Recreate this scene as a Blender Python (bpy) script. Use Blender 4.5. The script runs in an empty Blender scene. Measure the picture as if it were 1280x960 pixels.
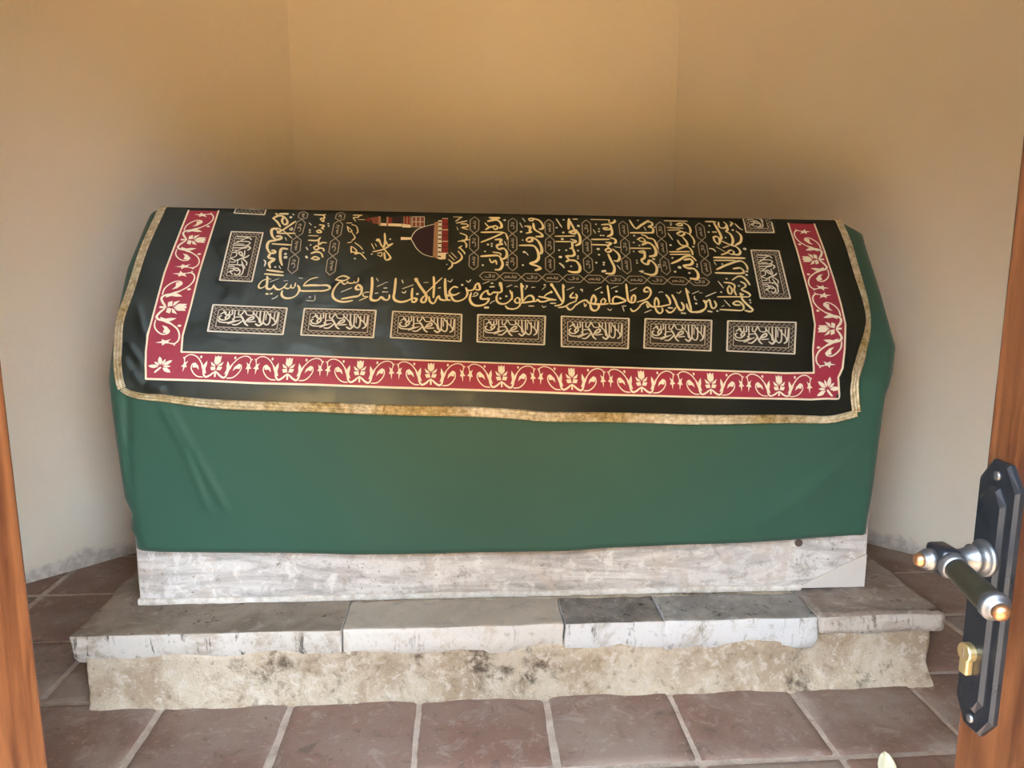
import bpy, bmesh, math, random
import numpy as np
from mathutils import Vector, Matrix, noise
from mathutils.geometry import tessellate_polygon

random.seed(7)
scene = bpy.context.scene
COL = scene.collection

# ---- camera
cam_data = bpy.data.cameras.new('camera'); cam = bpy.data.objects.new('camera', cam_data); COL.objects.link(cam)
cam_data.sensor_width = 36.0; cam_data.lens = 950.0/1280.0*36.0; cam_data.clip_start = 0.02
cam.location = (0, 0, 1.25); cam.rotation_euler = (math.radians(90-9.8), 0, 0)
scene.camera = cam

# ---- view
scene.view_settings.view_transform = 'Standard'; scene.view_settings.look = 'None'
scene.view_settings.gamma = 1.0; scene.view_settings.use_curve_mapping = False
scene.view_settings.exposure = EXPOSURE = 0.0

# ---- sky: bright haze; an added, unseen skyline dims the front and lights the side walls
SKY_STRENGTH = 31.5
SKYLINE_FRONT, SKYLINE_SIDE, SKYLINE_LEFT = .42, .0, .10          # sine of the added skyline's elevation in front and at the sides, and what the left adds
world = bpy.data.worlds.new('world'); scene.world = world; world.use_nodes = True
nt = world.node_tree; nt.nodes.clear()
w_out = nt.nodes.new('ShaderNodeOutputWorld'); w_bg = nt.nodes.new('ShaderNodeBackground')
w_tc = nt.nodes.new('ShaderNodeTexCoord'); w_sep = nt.nodes.new('ShaderNodeSeparateXYZ')
nt.links.new(w_tc.outputs['Generated'], w_sep.inputs[0])
def wmath(op, a, b=None):
    x = nt.nodes.new('ShaderNodeMath'); x.operation = op
    for sock, v in zip(x.inputs, (a, b)):
        if v is None: continue
        if hasattr(v, 'is_linked'): nt.links.new(v, sock)
        else: sock.default_value = v
    return x.outputs[0]
def wstep(v, lo, hi, t0=0.0, t1=1.0):
    x = nt.nodes.new('ShaderNodeMapRange'); x.interpolation_type = 'SMOOTHSTEP'
    nt.links.new(v, x.inputs[0])
    for i, q in enumerate((lo, hi, t0, t1)): x.inputs[1+i].default_value = q
    return x.outputs[0]
w_side = wmath('DIVIDE', wmath('ABSOLUTE', w_sep.outputs['X']), wmath('SQRT', wmath('ADD', wmath('POWER', w_sep.outputs['X'], 2.0), wmath('POWER', w_sep.outputs['Y'], 2.0))))
w_line = wmath('ADD', wstep(w_side, .20, .46, SKYLINE_FRONT, SKYLINE_SIDE), wstep(w_sep.outputs['X'], -.12, -.40, 0.0, SKYLINE_LEFT))
w_fac = wstep(wmath('SUBTRACT', w_sep.outputs['Z'], w_line), -.03, .06)
w_mix = nt.nodes.new('ShaderNodeMix'); w_mix.data_type = 'RGBA'
nt.links.new(w_fac, w_mix.inputs[0]); w_mix.inputs[6].default_value = (.014, .013, .008, 1); w_mix.inputs[7].default_value = (.76, .87, 1.0, 1)
nt.links.new(w_mix.outputs[2], w_bg.inputs['Color']); nt.links.new(w_bg.outputs[0], w_out.inputs['Surface'])
w_bg.inputs['Strength'].default_value = SKY_STRENGTH

# ---- sun, high behind the camera, reaching only the threshold
sun_data = bpy.data.lights.new('sun', 'SUN'); sun = bpy.data.objects.new('sun', sun_data); COL.objects.link(sun)
sun_data.energy = 62.0; sun_data.color = (1.0, .82, .58); sun_data.angle = math.radians(.6)
SUN_EL, SUN_AZ = math.radians(60), math.radians(30)      # elevation; travel direction turned to the right
d = Vector((math.sin(SUN_AZ)*math.cos(SUN_EL), math.cos(SUN_AZ)*math.cos(SUN_EL), -math.sin(SUN_EL)))
sun.rotation_euler = d.to_track_quat('-Z', 'Y').to_euler(); sun.location = (0, -3, 5)

# ---- helpers
def mat(name, base, rough=.6, metal=0.0, spec=.5, sheen=0.0):
    m = bpy.data.materials.new(name); m.use_nodes = True
    b = m.node_tree.nodes['Principled BSDF']
    b.inputs['Base Color'].default_value = (*base, 1); b.inputs['Roughness'].default_value = rough
    b.inputs['Metallic'].default_value = metal; b.inputs['Specular IOR Level'].default_value = spec
    b.inputs['Sheen Weight'].default_value = sheen
    return m

class NT:
    """short-hand for wiring a material's nodes"""
    def __init__(s, m): s.t = m.node_tree; s.b = s.t.nodes['Principled BSDF']; s.o = s.t.nodes.new('ShaderNodeTexCoord')
    def n(s, kind, **kw):
        x = s.t.nodes.new(kind)
        for k, v in kw.items():
            if k.startswith('_'): setattr(x, k[1:], v)
            else: x.inputs[k.replace('__', ' ')].default_value = v
        return x
    def l(s, a, b): s.t.links.new(a, b)
    def noise(s, scale, detail=6, rough=.6, dist=0.0, vec=None, stretch=None):
        x = s.n('ShaderNodeTexNoise', Scale=scale, Detail=detail, Roughness=rough, Distortion=dist)
        v = vec or s.o.outputs['Object']
        if stretch:
            mp = s.n('ShaderNodeMapping'); mp.inputs['Scale'].default_value = stretch; s.l(v, mp.inputs[0]); v = mp.outputs[0]
        s.l(v, x.inputs['Vector']); return x.outputs['Fac']
    def ramp(s, fac, stops):
        r = s.n('ShaderNodeValToRGB'); s.l(fac, r.inputs[0]); e = r.color_ramp.elements
        while len(e) < len(stops): e.new(.5)
        for q, (p, c) in zip(e, stops):
            q.position = p; q.color = (*(c if isinstance(c, tuple) else (c, c, c)), 1)
        return r.outputs[0]
    def mix(s, fac, a, b, mode='MIX'):
        x = s.t.nodes.new('ShaderNodeMix'); x.data_type = 'RGBA'; x.blend_type = mode
        for sock, v in ((x.inputs[0], fac), (x.inputs[6], a), (x.inputs[7], b)):
            if hasattr(v, 'is_linked'): s.l(v, sock)
            elif isinstance(v, tuple): sock.default_value = (*v, 1)
            else: sock.default_value = v
        return x.outputs[2]
    def math(s, op, a, b=0.0):
        x = s.t.nodes.new('ShaderNodeMath'); x.operation = op
        for sock, v in ((x.inputs[0], a), (x.inputs[1], b)):
            if hasattr(v, 'is_linked'): s.l(v, sock)
            else: sock.default_value = v
        return x.outputs[0]
    def color(s, c): s.l(c, s.b.inputs['Base Color'])
    def bump(s, h, dist=.003, strength=1.0):
        x = s.n('ShaderNodeBump', Distance=dist, Strength=strength); s.l(h, x.inputs['Height']); s.l(x.outputs[0], s.b.inputs['Normal'])

def obj(name, mesh, parent=None, loc=None):
    o = bpy.data.objects.new(name, mesh); COL.objects.link(o)
    if parent is not None: o.parent = parent
    if loc is not None: o.location = loc
    return o

def mesh_from(name, verts, faces, mats, fmat=None, smooth=False):
    me = bpy.data.meshes.new(name); me.from_pydata([tuple(map(float, v)) for v in verts], [], [tuple(map(int, f)) for f in faces])
    for m in mats: me.materials.append(m)
    if fmat is not None: me.polygons.foreach_set('material_index', np.array(fmat, np.int32))
    if smooth: me.polygons.foreach_set('use_smooth', np.ones(len(me.polygons), bool))
    me.update(); return me

def bm_obj(name, bm, mats, parent=None, loc=None, smooth=False):
    me = bpy.data.meshes.new(name); bm.normal_update(); bm.to_mesh(me); bm.free()
    for m in (mats if isinstance(mats, (list, tuple)) else [mats]): me.materials.append(m)
    if smooth: me.polygons.foreach_set('use_smooth', np.ones(len(me.polygons), bool))
    return obj(name, me, parent, loc)

def empty(name, loc=(0, 0, 0)):
    o = bpy.data.objects.new(name, None); COL.objects.link(o); o.location = loc; o.empty_display_size = .1; return o

def tag(o, label=None, cat=None, group=None, kind=None):
    if label: o['label'] = label
    if cat: o['category'] = cat
    if group: o['group'] = group
    if kind: o['kind'] = kind
    return o

def bm_box(bm, lo, hi, bevel=0.0, seg=2, M=None):
    r = bmesh.ops.create_cube(bm, size=1.0)
    vs = r['verts']
    for v in vs: v.co = Vector([lo[i]+(v.co[i]+.5)*(hi[i]-lo[i]) for i in range(3)])
    if bevel > 0:
        es = list({e for v in vs for e in v.link_edges})
        rb = bmesh.ops.bevel(bm, geom=es, offset=bevel, segments=seg, profile=.5, affect='EDGES')
        vs = list({v for f in rb['faces'] for v in f.verts} | {v for v in vs if v.is_valid})
    if M is not None:
        for v in vs: v.co = M @ v.co
    return vs

def bm_lathe(bm, prof, A, B, seg=28):
    """revolve (t along A->B in metres, radius) around the axis from A towards B"""
    A = Vector(A); ax = (Vector(B)-A).normalized(); u = ax.orthogonal().normalized(); w = ax.cross(u)
    rings = []
    for t, r in prof:
        rings.append([bm.verts.new(A+ax*t+(u*math.cos(2*math.pi*k/seg)+w*math.sin(2*math.pi*k/seg))*max(r, 1e-5)) for k in range(seg)])
    for a, b in zip(rings, rings[1:]):
        for k in range(seg): bm.faces.new((a[k], a[(k+1) % seg], b[(k+1) % seg], b[k]))
    bm.faces.new(rings[0][::-1]); bm.faces.new(rings[-1])

def rough_box(lo, hi, step, amp, scale, seed, bevel=.01, frame=None, keep=None, shape=None):
    """a hewn block: bevelled box, subdivided and worn by noise. frame maps (l,p,z) to world"""
    bm = bmesh.new(); bm_box(bm, lo, hi, bevel, 2)
    for ax in range(3):
        n = max(1, int((hi[ax]-lo[ax])/step))
        for k in range(1, n):
            co = Vector((0, 0, 0)); co[ax] = lo[ax]+(hi[ax]-lo[ax])*k/n; no = Vector((0, 0, 0)); no[ax] = 1
            bmesh.ops.bisect_plane(bm, geom=bm.verts[:]+bm.edges[:]+bm.faces[:], plane_co=co, plane_no=no)
    bm.normal_update()
    out = []
    for v in bm.verts:
        q = v.co*scale+Vector((seed*3.7, seed*1.3, seed))
        d = noise.noise(q)*.6+noise.noise(q*2.3)*.4+noise.noise(q*5.1)*.25
        a = amp if keep is None else amp*keep(v.co)
        out.append(v.co+v.normal*d*a)
    for v, c in zip(bm.verts, out):
        v.co = shape(c) if shape else c
    for v in bm.verts:
        if frame: v.co = frame(v.co)
    return bm
# ---- the draped surface of the cenotaph, in its own frame: l along it, s over its cross-section
YAW = math.radians(2.9)
EX = np.array([math.cos(YAW), math.sin(YAW), 0.0]); EN = np.array([-math.sin(YAW), math.cos(YAW), 0.0])
TOMB = np.array([0.0, 2.10, 0.0])

def fillet_profile(pts, rad, n=14):
    out = [np.array(pts[0], float)]
    for i in range(1, len(pts) - 1):
        P, A, B = (np.array(q, float) for q in (pts[i], pts[i-1], pts[i+1]))
        u = (A-P)/np.linalg.norm(A-P); w = (B-P)/np.linalg.norm(B-P)
        half = math.acos(np.clip(u @ w, -1, 1))/2
        d = rad[i]/math.tan(half); c = P + (u+w)/np.linalg.norm(u+w)*rad[i]/math.sin(half)
        a0 = P+u*d-c; a1 = P+w*d-c
        t0 = math.atan2(a0[1], a0[0]); t1 = math.atan2(a1[1], a1[0])
        dt = (t1-t0+math.pi) % (2*math.pi) - math.pi
        for k in range(n+1):
            t = t0+dt*k/n; out.append(c+rad[i]*np.array([math.cos(t), math.sin(t)]))
    out.append(np.array(pts[-1], float))
    return np.array(out)

PROF = fillet_profile([(0.86, 0.40), (0.889, 0.892), (0.4445, 1.381), (0.0, 0.892), (0.03, 0.372)], [0, .10, .03, .09, 0])
_seg = np.linalg.norm(np.diff(PROF, axis=0), axis=1)
ARC = np.concatenate([[0], np.cumsum(_seg)])
_apex = ARC[int(np.argmax(PROF[:, 1]))]
ARC = ARC - _apex                                       # 0 on the ridge, positive down the front
_tan = np.gradient(PROF, axis=0); _tan /= np.linalg.norm(_tan, axis=1)[:, None]
NORM = np.stack([_tan[:, 1], -_tan[:, 0]], 1)           # outward
if NORM[len(NORM)//2+8][0] > 0: NORM = -NORM
S_BACK, S_HEM = ARC[0], ARC[-1]

def surf(l, s, off=0.0):
    """l, s, off: arrays (metres) -> world points"""
    l = np.asarray(l, float); s = np.asarray(s, float)
    p = np.interp(s, ARC, PROF[:, 0]); z = np.interp(s, ARC, PROF[:, 1])
    a = np.interp(s, ARC, NORM[:, 0]); b = np.interp(s, ARC, NORM[:, 1])
    h = np.clip((z-0.80)/0.57, 0, 1); h = h*h*(3-2*h)
    z = z - 0.0165*l*h
    p = p + a*off; z = z + b*off
    return TOMB + l[..., None]*EX + p[..., None]*EN + z[..., None]*np.array([0, 0, 1.0])

def gauss(x, w): return np.exp(-(x/w)**2)

def fold(l, s, l0, s0, l1, s1, w, amp):
    """a soft crease along a line on the cloth"""
    dx, dy = l1-l0, s1-s0; L = math.hypot(dx, dy)
    t = ((l-l0)*dx+(s-s0)*dy)/(L*L); d = ((l-l0)*dy-(s-s0)*dx)/L
    return amp*gauss(d, w)*np.clip(np.minimum(t, 1-t)*4+.15, 0, 1)*((t > -.05) & (t < 1.05))
# ---- the printed design of the cover, in half millimetres on the cloth (along, down from the ridge)
PRINT = {
'GOLD_LINE': '663:-1446,571 -1441,616 -1439,654 -1422,665 -1405,654 -1399,635|477:-1449,590 -1474,606 -1487,636 -1484,654 -1469,658 -1453,647 -1445,635|331:-1444,584 -1423,590|557:-1399,638 -1384,661 -1365,668 -1349,660 -1334,642 -1324,623|477:-1334,653 -1314,660 -1300,649 -1298,632|477:-1300,649 -1283,656 -1275,641 -1274,618|610:-1258,637 -1246,659 -1249,689 -1263,715 -1291,730 -1320,730 -1339,716 -1346,697 -1344,677|557:-1246,663 -1235,676 -1177,677 -1122,675|729:-1127,634 -1181,634 -1222,638|504:-1225,635 -1208,606 -1181,583 -1146,573|504:-1436,700 -1425,701|477:-1411,699 -1401,698|663:-1128,634 -1090,633 -1071,643 -1069,661 -1095,673 -1124,677|530:-1040,591 -1021,571 -992,561 -958,576|530:-958,578 -983,596 -1007,598 -1037,591|610:-1000,604 -1020,619 -1040,657 -1047,695 -1040,725 -1017,747 -984,757 -953,754 -927,746|477:-1000,611 -984,625 -970,615 -965,603|477:-964,615 -946,617 -931,614 -926,603|477:-925,614 -910,610 -903,595 -904,576|716:-876,675 -881,648 -900,629 -914,648 -906,664 -889,663|716:-879,659 -878,686 -894,712 -929,720 -966,730 -989,735|371:-834,682 -852,684 -869,697 -862,714 -838,716|424:-886,746 -860,731 -838,719|729:-823,571 -819,621 -819,685 -821,723 -813,741 -789,745 -769,734 -761,719 -739,737|557:-758,722 -742,737 -721,741 -711,722 -712,703|689:-680,577 -681,627 -683,684 -686,718 -674,744 -641,755 -609,747 -583,732|663:-577,653 -579,691 -577,740|742:-576,751 -559,754 -549,732 -565,726|928:-559,577 -552,598|689:-555,587 -533,633 -508,675 -495,698 -491,720 -499,754 -517,754 -522,739 -512,717 -498,705|530:-498,690 -463,648 -446,624 -402,569|663:-452,562 -449,597 -448,644 -450,720|557:-477,716 -470,750 -452,765 -440,754 -429,723 -419,708 -411,731 -390,740 -362,738|729:-382,577 -381,643 -376,704 -369,734|636:-307,642 -328,637 -349,658 -355,685 -337,700 -319,698 -298,684|795:-373,704 -349,704|530:-365,738 -351,740|596:-256,645 -247,680 -256,715 -280,737 -310,747 -331,738 -341,719 -343,704|596:-250,661 -232,665 -211,657 -196,641|636:-211,657 -196,620 -180,610 -172,656 -196,658|663:-124,663 -142,671 -163,698 -167,725 -137,729 -122,725 -125,748 -149,771 -185,780 -215,771 -232,741 -232,714 -225,684|636:-130,667 -118,694 -103,690 -94,679 -76,678 -55,678 -42,670 -42,639 -48,604|928:-48,604 -45,628|596:-64,686 -74,717 -68,751 -42,766 -12,758 13,731 23,708|530:9,662 20,697|530:-22,781 -7,800 18,802|530:21,674 19,731|530:49,716 34,739 45,758 63,750 64,727 51,716|557:63,754 65,773 46,796 13,807|663:79,607 81,669 80,748|424:79,609 92,634|610:87,742 110,708 135,700 149,719 145,742 114,750 72,758|557:144,746 163,742 172,730 186,745 214,745 241,734 281,731|596:182,707 212,714 242,724 281,733|596:213,707 232,687 260,671|795:256,671 260,672|822:263,610 266,622|596:264,614 283,655 301,702 319,744|610:333,612 332,667 329,729 318,760 299,773 275,777|398:336,612 341,635|663:391,674 374,698 376,713 400,713|530:405,740 363,760 331,783 295,791|557:343,783 357,805 375,801 404,763|583:407,686 413,705 404,732|663:401,771 427,748 453,734 468,736 481,755|398:451,755 455,782 465,763|610:490,759 500,720 514,692 526,727 518,751|663:487,763 492,801 512,812 532,797 538,766 502,762|610:478,755 538,762 571,762 596,758|477:554,754 556,735 573,719 583,739 572,754|557:606,618 607,684 606,746|610:608,758 644,758 676,750 705,736 680,715 650,703 630,719 626,750|610:723,605 721,671 722,730 740,749 759,741 767,710 762,690 746,706 741,734|557:728,796 738,815 760,807 790,776|398:774,745 794,737|610:852,662 830,662 831,642 847,628 864,641 867,673 848,709 818,729 791,739|610:787,772 809,753 832,741 842,756 855,776 875,783|477:830,760 835,787 846,772|557:876,779 881,740 895,709 905,740 901,771|610:878,787 886,818 902,831 919,814 920,791|583:876,779 909,779 941,771 969,763|636:959,688 973,720 974,755 966,767|636:996,688 1008,732 1014,771 1027,806 1046,802 1053,774 1045,747|610:942,806 957,825 980,817 1003,786|610:1089,635 1091,691 1093,754 1094,805|398:1095,647 1104,669|583:1074,759 1075,790 1089,817 1116,821 1148,813 1177,795|610:1121,825 1156,817 1182,793 1193,762 1186,730|583:1197,742 1219,722 1221,754 1225,789 1244,785 1255,761 1249,734|663:1183,732 1201,742|477:1274,700 1359,699 1468,698|530:1272,800 1339,804 1399,808|596:1399,808 1418,792 1418,760 1398,736 1373,739 1361,753 1377,764 1402,764|636:1424,668 1424,716 1441,752 1463,784 1471,803 1453,815 1424,807|583:1467,700 1480,684 1469,663 1438,643 1441,631 1466,614 1465,590 1443,574|583:1337,583 1377,587 1399,607 1388,644 1393,684|583:1364,607 1348,636 1349,669 1364,673 1375,640 1366,612|610:1392,562 1432,532 1461,532 1483,561 1495,598|557:1417,674 1437,680',
'GOLD_COLUMNS': '769:-1460,60 -1458,62 -1439,78|769:-1437,60 -1423,60 -1390,60 -1383,60 -1404,60|727:-1474,101 -1444,78 -1410,84 -1382,122 -1384,148 -1400,151 -1415,123 -1410,84|855:-1474,101 -1442,133 -1420,171|556:-1331,124 -1401,199 -1430,225 -1323,225|513:-1401,199 -1337,266|513:-1443,190 -1415,193 -1422,212 -1442,200|812:-1435,187 -1466,194 -1467,225 -1452,262 -1427,280 -1401,268 -1408,252 -1431,253|598:-1450,315 -1335,322|769:-1431,287 -1471,297 -1479,337 -1465,373 -1449,390 -1425,384 -1429,369 -1445,369|812:-1354,355 -1386,353 -1393,383 -1384,443 -1370,481|812:-1453,396 -1458,426 -1420,437 -1448,467 -1439,502|727:-1454,520 -1431,525 -1359,536|641:-1463,551 -1355,561|513:-1220,62 -1163,64 -1151,60|513:-1163,64 -1153,90 -1178,97 -1157,122 -1157,103|556:-1178,149 -1149,155 -1161,177 -1149,186|556:-1191,206 -1173,193 -1162,212 -1185,216|385:-1236,242 -1178,243|556:-1232,281 -1179,281 -1163,256|513:-1169,281 -1166,318 -1149,299 -1121,299|556:-1195,340 -1174,324 -1163,349 -1185,355 -1195,343|598:-1163,342 -1135,348 -1131,366|684:-1204,386 -1174,373 -1145,385 -1133,414|556:-1200,428 -1179,412 -1152,427 -1176,436 -1198,427|342:-1011,129 -978,128|427:-1004,157 -991,202 -972,195 -1001,161|342:-992,296 -965,289|427:-967,326 -963,375|427:-974,60 -940,60 -944,78 -972,82 -955,111|427:-935,60 -921,60|427:-977,141 -947,156 -935,200 -943,217|427:-971,208 -949,251 -966,277|513:-946,295 -912,325 -896,349|470:-962,326 -937,350 -931,375 -959,369|513:-939,387 -908,380 -868,428|598:-767,212 -761,279 -768,328 -788,298 -800,261 -813,273 -794,279|556:-760,266 -741,309 -714,296|470:-830,366 -767,344 -712,296|598:-768,335 -727,395 -722,419 -749,429 -761,371|342:-802,378 -775,372 -778,402 -801,390|342:-844,299 -823,345|299:-821,299 -810,323|342:-336,59 -307,59 -278,59|385:-321,97 -283,59|427:-316,113 -249,92|470:-287,119 -249,121 -244,141 -282,152 -244,167|256:-313,149 -306,175|556:-292,200 -254,219 -254,251 -278,270|385:-306,271 -263,260 -230,253|556:-278,257 -254,289 -254,320|598:-296,321 -268,358 -263,373|427:-301,327 -282,308|513:-305,352 -282,389 -287,420 -324,451 -347,439|342:-347,365 -314,408|342:-361,384 -328,426|470:-365,421 -342,445 -342,475 -364,500|641:-104,59 -84,59 -41,59 -46,63 -85,67 -99,59|812:-114,91 -65,77 -37,96 -26,135 -38,149|556:-133,108 -105,144 -67,130 -52,146 -72,163 -91,137 -130,164|556:-159,189 -20,187 3,219 7,245|513:-20,191 -88,234 -160,273|727:-69,250 -31,246 -41,271 -27,284 -61,297 -52,328 -19,322 -1,353 -7,396 -31,412|598:-86,354 -44,363 -39,378|727:-161,390 -58,382 -36,421 -30,458 -47,495 -75,498|556:-110,410 -97,441 -73,422 -67,453|556:121,128 160,131 149,164 163,177 128,190|641:126,249 146,226 167,244 144,264 126,249|598:81,294 167,292|556:150,65 170,58 179,71 159,81 150,65|727:175,58 218,76 239,122 233,149 214,152|769:177,104 184,156 221,188 230,214 191,218|641:142,138 156,144 150,170 154,183|769:138,229 162,228 160,257 136,261|855:167,225 199,253 219,310 217,355 202,361|812:135,293 173,299 194,342 196,399 175,430 142,446 188,467 203,485 172,500|855:412,58 403,144|513:439,58 468,58 463,58|727:418,78 441,157 441,186 405,174 441,157|769:451,153 470,208 466,267 440,287|470:311,212 437,206|470:313,257 409,255|684:413,236 443,248 432,261 418,261 415,306 400,313|727:415,306 425,357 409,376 371,380 386,408 368,424|812:385,411 429,419 449,462 441,506 403,512 376,503|342:554,58 674,58|470:674,58 673,71|727:709,58 712,70 691,87 672,85|598:621,103 670,101 676,138 636,145 633,132 657,128|727:679,104 683,164 675,190 650,204|556:545,233 657,230|727:668,217 695,229 697,255 687,262|556:541,278 637,279|641:635,257 668,262 641,289 653,308|598:623,321 649,308 661,327 636,340 623,321|727:672,314 701,351 707,389 690,415 671,412|769:638,359 652,415 665,465 658,508 641,521 608,518|684:809,58 824,103 844,132 878,102 933,58|641:916,70 951,73 952,100 925,114 953,126 949,160 933,167 801,170|641:872,185 900,197 907,213 945,226 960,290 963,303|513:838,228 869,211 889,240 860,244 843,221|855:866,273 902,253 933,278 946,323 936,362 901,372|513:785,304 915,304|470:834,332 869,325 857,344 838,338|727:873,331 866,382 845,401 851,427 878,439 892,407 914,419 932,463 920,513 890,526 849,514|385:1037,57 1181,57 1181,57|556:1112,89 1144,75 1150,95 1120,99|641:1159,71 1190,94 1199,134 1191,167|385:1048,117 1156,121|385:1050,141 1129,135|641:1104,169 1137,149 1154,168 1131,189 1108,176|556:1161,155 1191,180 1208,226 1203,259|641:1100,229 1110,261 1132,274 1156,273 1157,241 1139,202|598:1083,311 1151,280 1178,318 1178,351|513:1031,331 1163,325|470:1033,353 1164,348|641:1031,430 1078,404 1127,368 1166,364 1191,401|769:1118,396 1157,389 1167,415 1149,437 1105,447 1126,466 1167,471 1185,509 1179,546 1162,559 1131,550|641:1312,57 1372,57 1376,62|769:1365,69 1377,116 1388,162 1390,202 1372,223|556:1397,61 1394,102 1422,115 1447,87 1432,57|769:1447,87 1444,128 1432,141|641:1475,57 1488,66 1470,93|641:1337,197 1363,190 1377,222 1360,259 1341,230 1339,200|513:1341,150 1366,150|769:1431,145 1456,167 1463,220 1448,260|684:1501,140 1523,179 1510,233 1472,263|684:1386,229 1434,261 1474,279 1491,318 1476,345 1442,345|342:1342,282 1392,324|342:1384,288 1427,271|513:1363,350 1400,333 1430,307 1450,326 1432,346 1410,333|727:1311,374 1508,376|513:1306,399 1441,397|641:1311,475 1381,436 1474,400 1506,434 1508,472|641:1418,467 1462,460 1479,485 1458,505 1297,504',
'MARKS_LINE': '212:-1426,611 -1376,585|265:-1397,738 -1378,727 -1366,712|292:-1258,578 -1237,582|239:-1195,748 -1149,748 -1150,707|398:-1181,722 -1175,722|186:-1347,602 -1321,600|292:-999,685 -937,651|292:-796,576 -784,597|265:-789,640 -749,616|371:-797,691 -780,689|398:-754,681 -744,679|371:-747,651 -729,650|371:-742,681 -722,681|212:-749,612 -726,604|769:-549,694 -543,694|398:-642,588 -634,611|292:-637,655 -572,624|398:-638,680 -623,687 -615,672|239:-512,608 -484,605|398:-421,649 -409,645|371:-253,589 -241,601 -227,581|371:-367,590 -350,600 -338,580|729:-282,622 -276,622|345:-211,699 -199,680 -184,691 -199,706 -217,710|729:-54,724 -48,724|663:-18,707 -12,707|663:-101,607 -95,607|504:-111,636 -85,634|265:-156,613 -113,591|265:-11,635 23,617|292:-114,765 -101,751 -83,742|729:-145,793 -124,793|265:37,633 47,627 56,634|596:109,626 115,626|265:117,630 100,653|265:140,639 150,635 162,637|596:219,617 225,617|239:226,629 204,654|477:117,780 147,780|345:197,776 205,789 221,780|557:249,758 279,758|265:353,655 400,631|530:439,650 450,654|265:449,654 448,670|265:525,655 568,629|596:562,672 570,672|239:626,640 669,620|636:653,662 661,662|265:741,659 786,632|331:589,796 600,810 613,800|398:679,777 703,775|345:681,781 686,815|596:958,789 982,790|557:1031,829 1055,831|265:915,671 929,663 943,667|345:1027,666 1041,674 1055,656|265:1121,677 1167,654|239:1167,668 1186,668|345:1132,695 1130,719 1141,727|663:1130,754 1136,754|292:809,826 853,805|557:1195,813 1218,819|596:1250,812 1256,812|331:1201,698 1271,663|318:1301,573 1324,628|530:1301,661 1306,662|530:1355,552 1360,552|345:1311,725 1338,776|265:1286,777 1303,767|596:1422,609 1428,609|504:1468,724 1473,724|504:1467,744 1472,744',
'MARKS_COLUMNS': '812:-1363,395 -1357,394|1069:-1361,421 -1352,421|940:-1367,89 -1362,89|427:-1360,192 -1347,179 -1343,197 -1357,198|427:-1483,444 -1471,462 -1474,491|556:-1411,496 -1406,499|385:-1387,490 -1375,510|299:-1379,261 -1367,285|342:-1357,60 -1346,69|641:-1236,195 -1232,195|598:-1234,214 -1230,214|513:-1206,169 -1202,169|556:-1218,319 -1214,319|556:-1127,138 -1123,138|556:-1123,157 -1119,157|641:-1234,410 -1227,422|342:-1245,134 -1229,153|385:-1242,338 -1228,359|513:-892,374 -887,375|556:-939,423 -934,424|598:-838,385 -834,385|598:-732,259 -728,259|427:-376,461 -372,461|769:-120,292 -115,292|641:-96,285 -91,285|641:-96,304 -92,304|556:-139,349 -135,349|641:-155,463 -150,463|556:-6,439 -1,439|556:-7,458 -2,458|727:-10,79 -3,79|385:-13,264 -2,296|342:110,58 126,89|342:91,99 106,142|769:93,178 99,178|556:100,249 104,249|855:105,350 110,350|342:117,350 132,375|641:93,459 98,459|427:328,58 360,132|556:374,66 379,65|556:323,137 329,136|769:364,178 369,178|940:353,234 359,236|855:465,116 472,118|598:327,330 332,330|641:372,329 377,329|684:446,331 451,331|556:442,378 447,378|598:441,397 445,397|898:329,387 338,387|684:325,440 342,458 350,476|684:393,463 398,463|556:582,100 587,100|513:598,140 603,140|598:595,163 600,163|598:604,197 609,197|598:621,197 626,197|299:563,147 574,180|855:574,316 583,314|641:576,363 581,363|641:553,430 558,430|727:601,429 605,429|641:599,448 603,447|855:586,503 606,497|299:685,452 701,483|299:684,294 726,300|1069:831,499 839,500|427:819,496 836,508|513:811,408 815,408|598:810,429 815,428|556:843,280 848,280|598:810,255 815,255|641:820,196 825,194|513:801,332 805,332|556:861,58 866,58|769:918,391 926,397|556:946,441 951,441|556:944,459 949,459|299:896,115 906,148|513:964,116 969,116|299:685,451 702,485|513:1076,76 1081,76|598:1074,93 1079,93|727:1044,272 1051,272|342:1046,167 1069,226|641:1041,382 1046,382|1069:1072,460 1081,463|727:1039,499 1046,498|727:1128,507 1134,506|727:1190,282 1197,282|556:1191,433 1195,433|556:1187,452 1192,452|727:1328,94 1333,93|641:1313,151 1318,151|769:1476,130 1481,130|556:1416,198 1421,198|470:1505,72 1527,112 1544,125|513:1295,296 1318,302 1330,322|940:1520,295 1530,295|556:1351,430 1355,430|299:1304,412 1313,437|769:1496,488 1503,488|769:1488,517 1495,517',
'BAND_OUT': '-2008,46 -2054,547 -2056,792 -2056,996 -2043,1103 -2007,1272 -1673,1283 -1413,1297 -1085,1307 -712,1322 -224,1339 134,1352 496,1367 999,1384 1556,1402 1711,1407 1865,1399 1870,1289 1908,1234 1957,1101 2014,913 2030,748 2041,549 2046,293 2040,58',
'BAND_IN': '-1822,45 -1852,551 -1855,785 -1862,997 -1848,1106 -1702,1111 -1435,1122 -1100,1137 -719,1157 -359,1175 94,1198 503,1219 1006,1240 1559,1264 1732,1263 1766,1106 1827,914 1844,781 1855,565 1866,297 1865,56',
'TRIM_L': '-2179,47 -2201,230 -2218,397 -2224,662 -2234,888 -2208,1050 -2180,1181 -2151,1272 -2132,1319',
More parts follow.
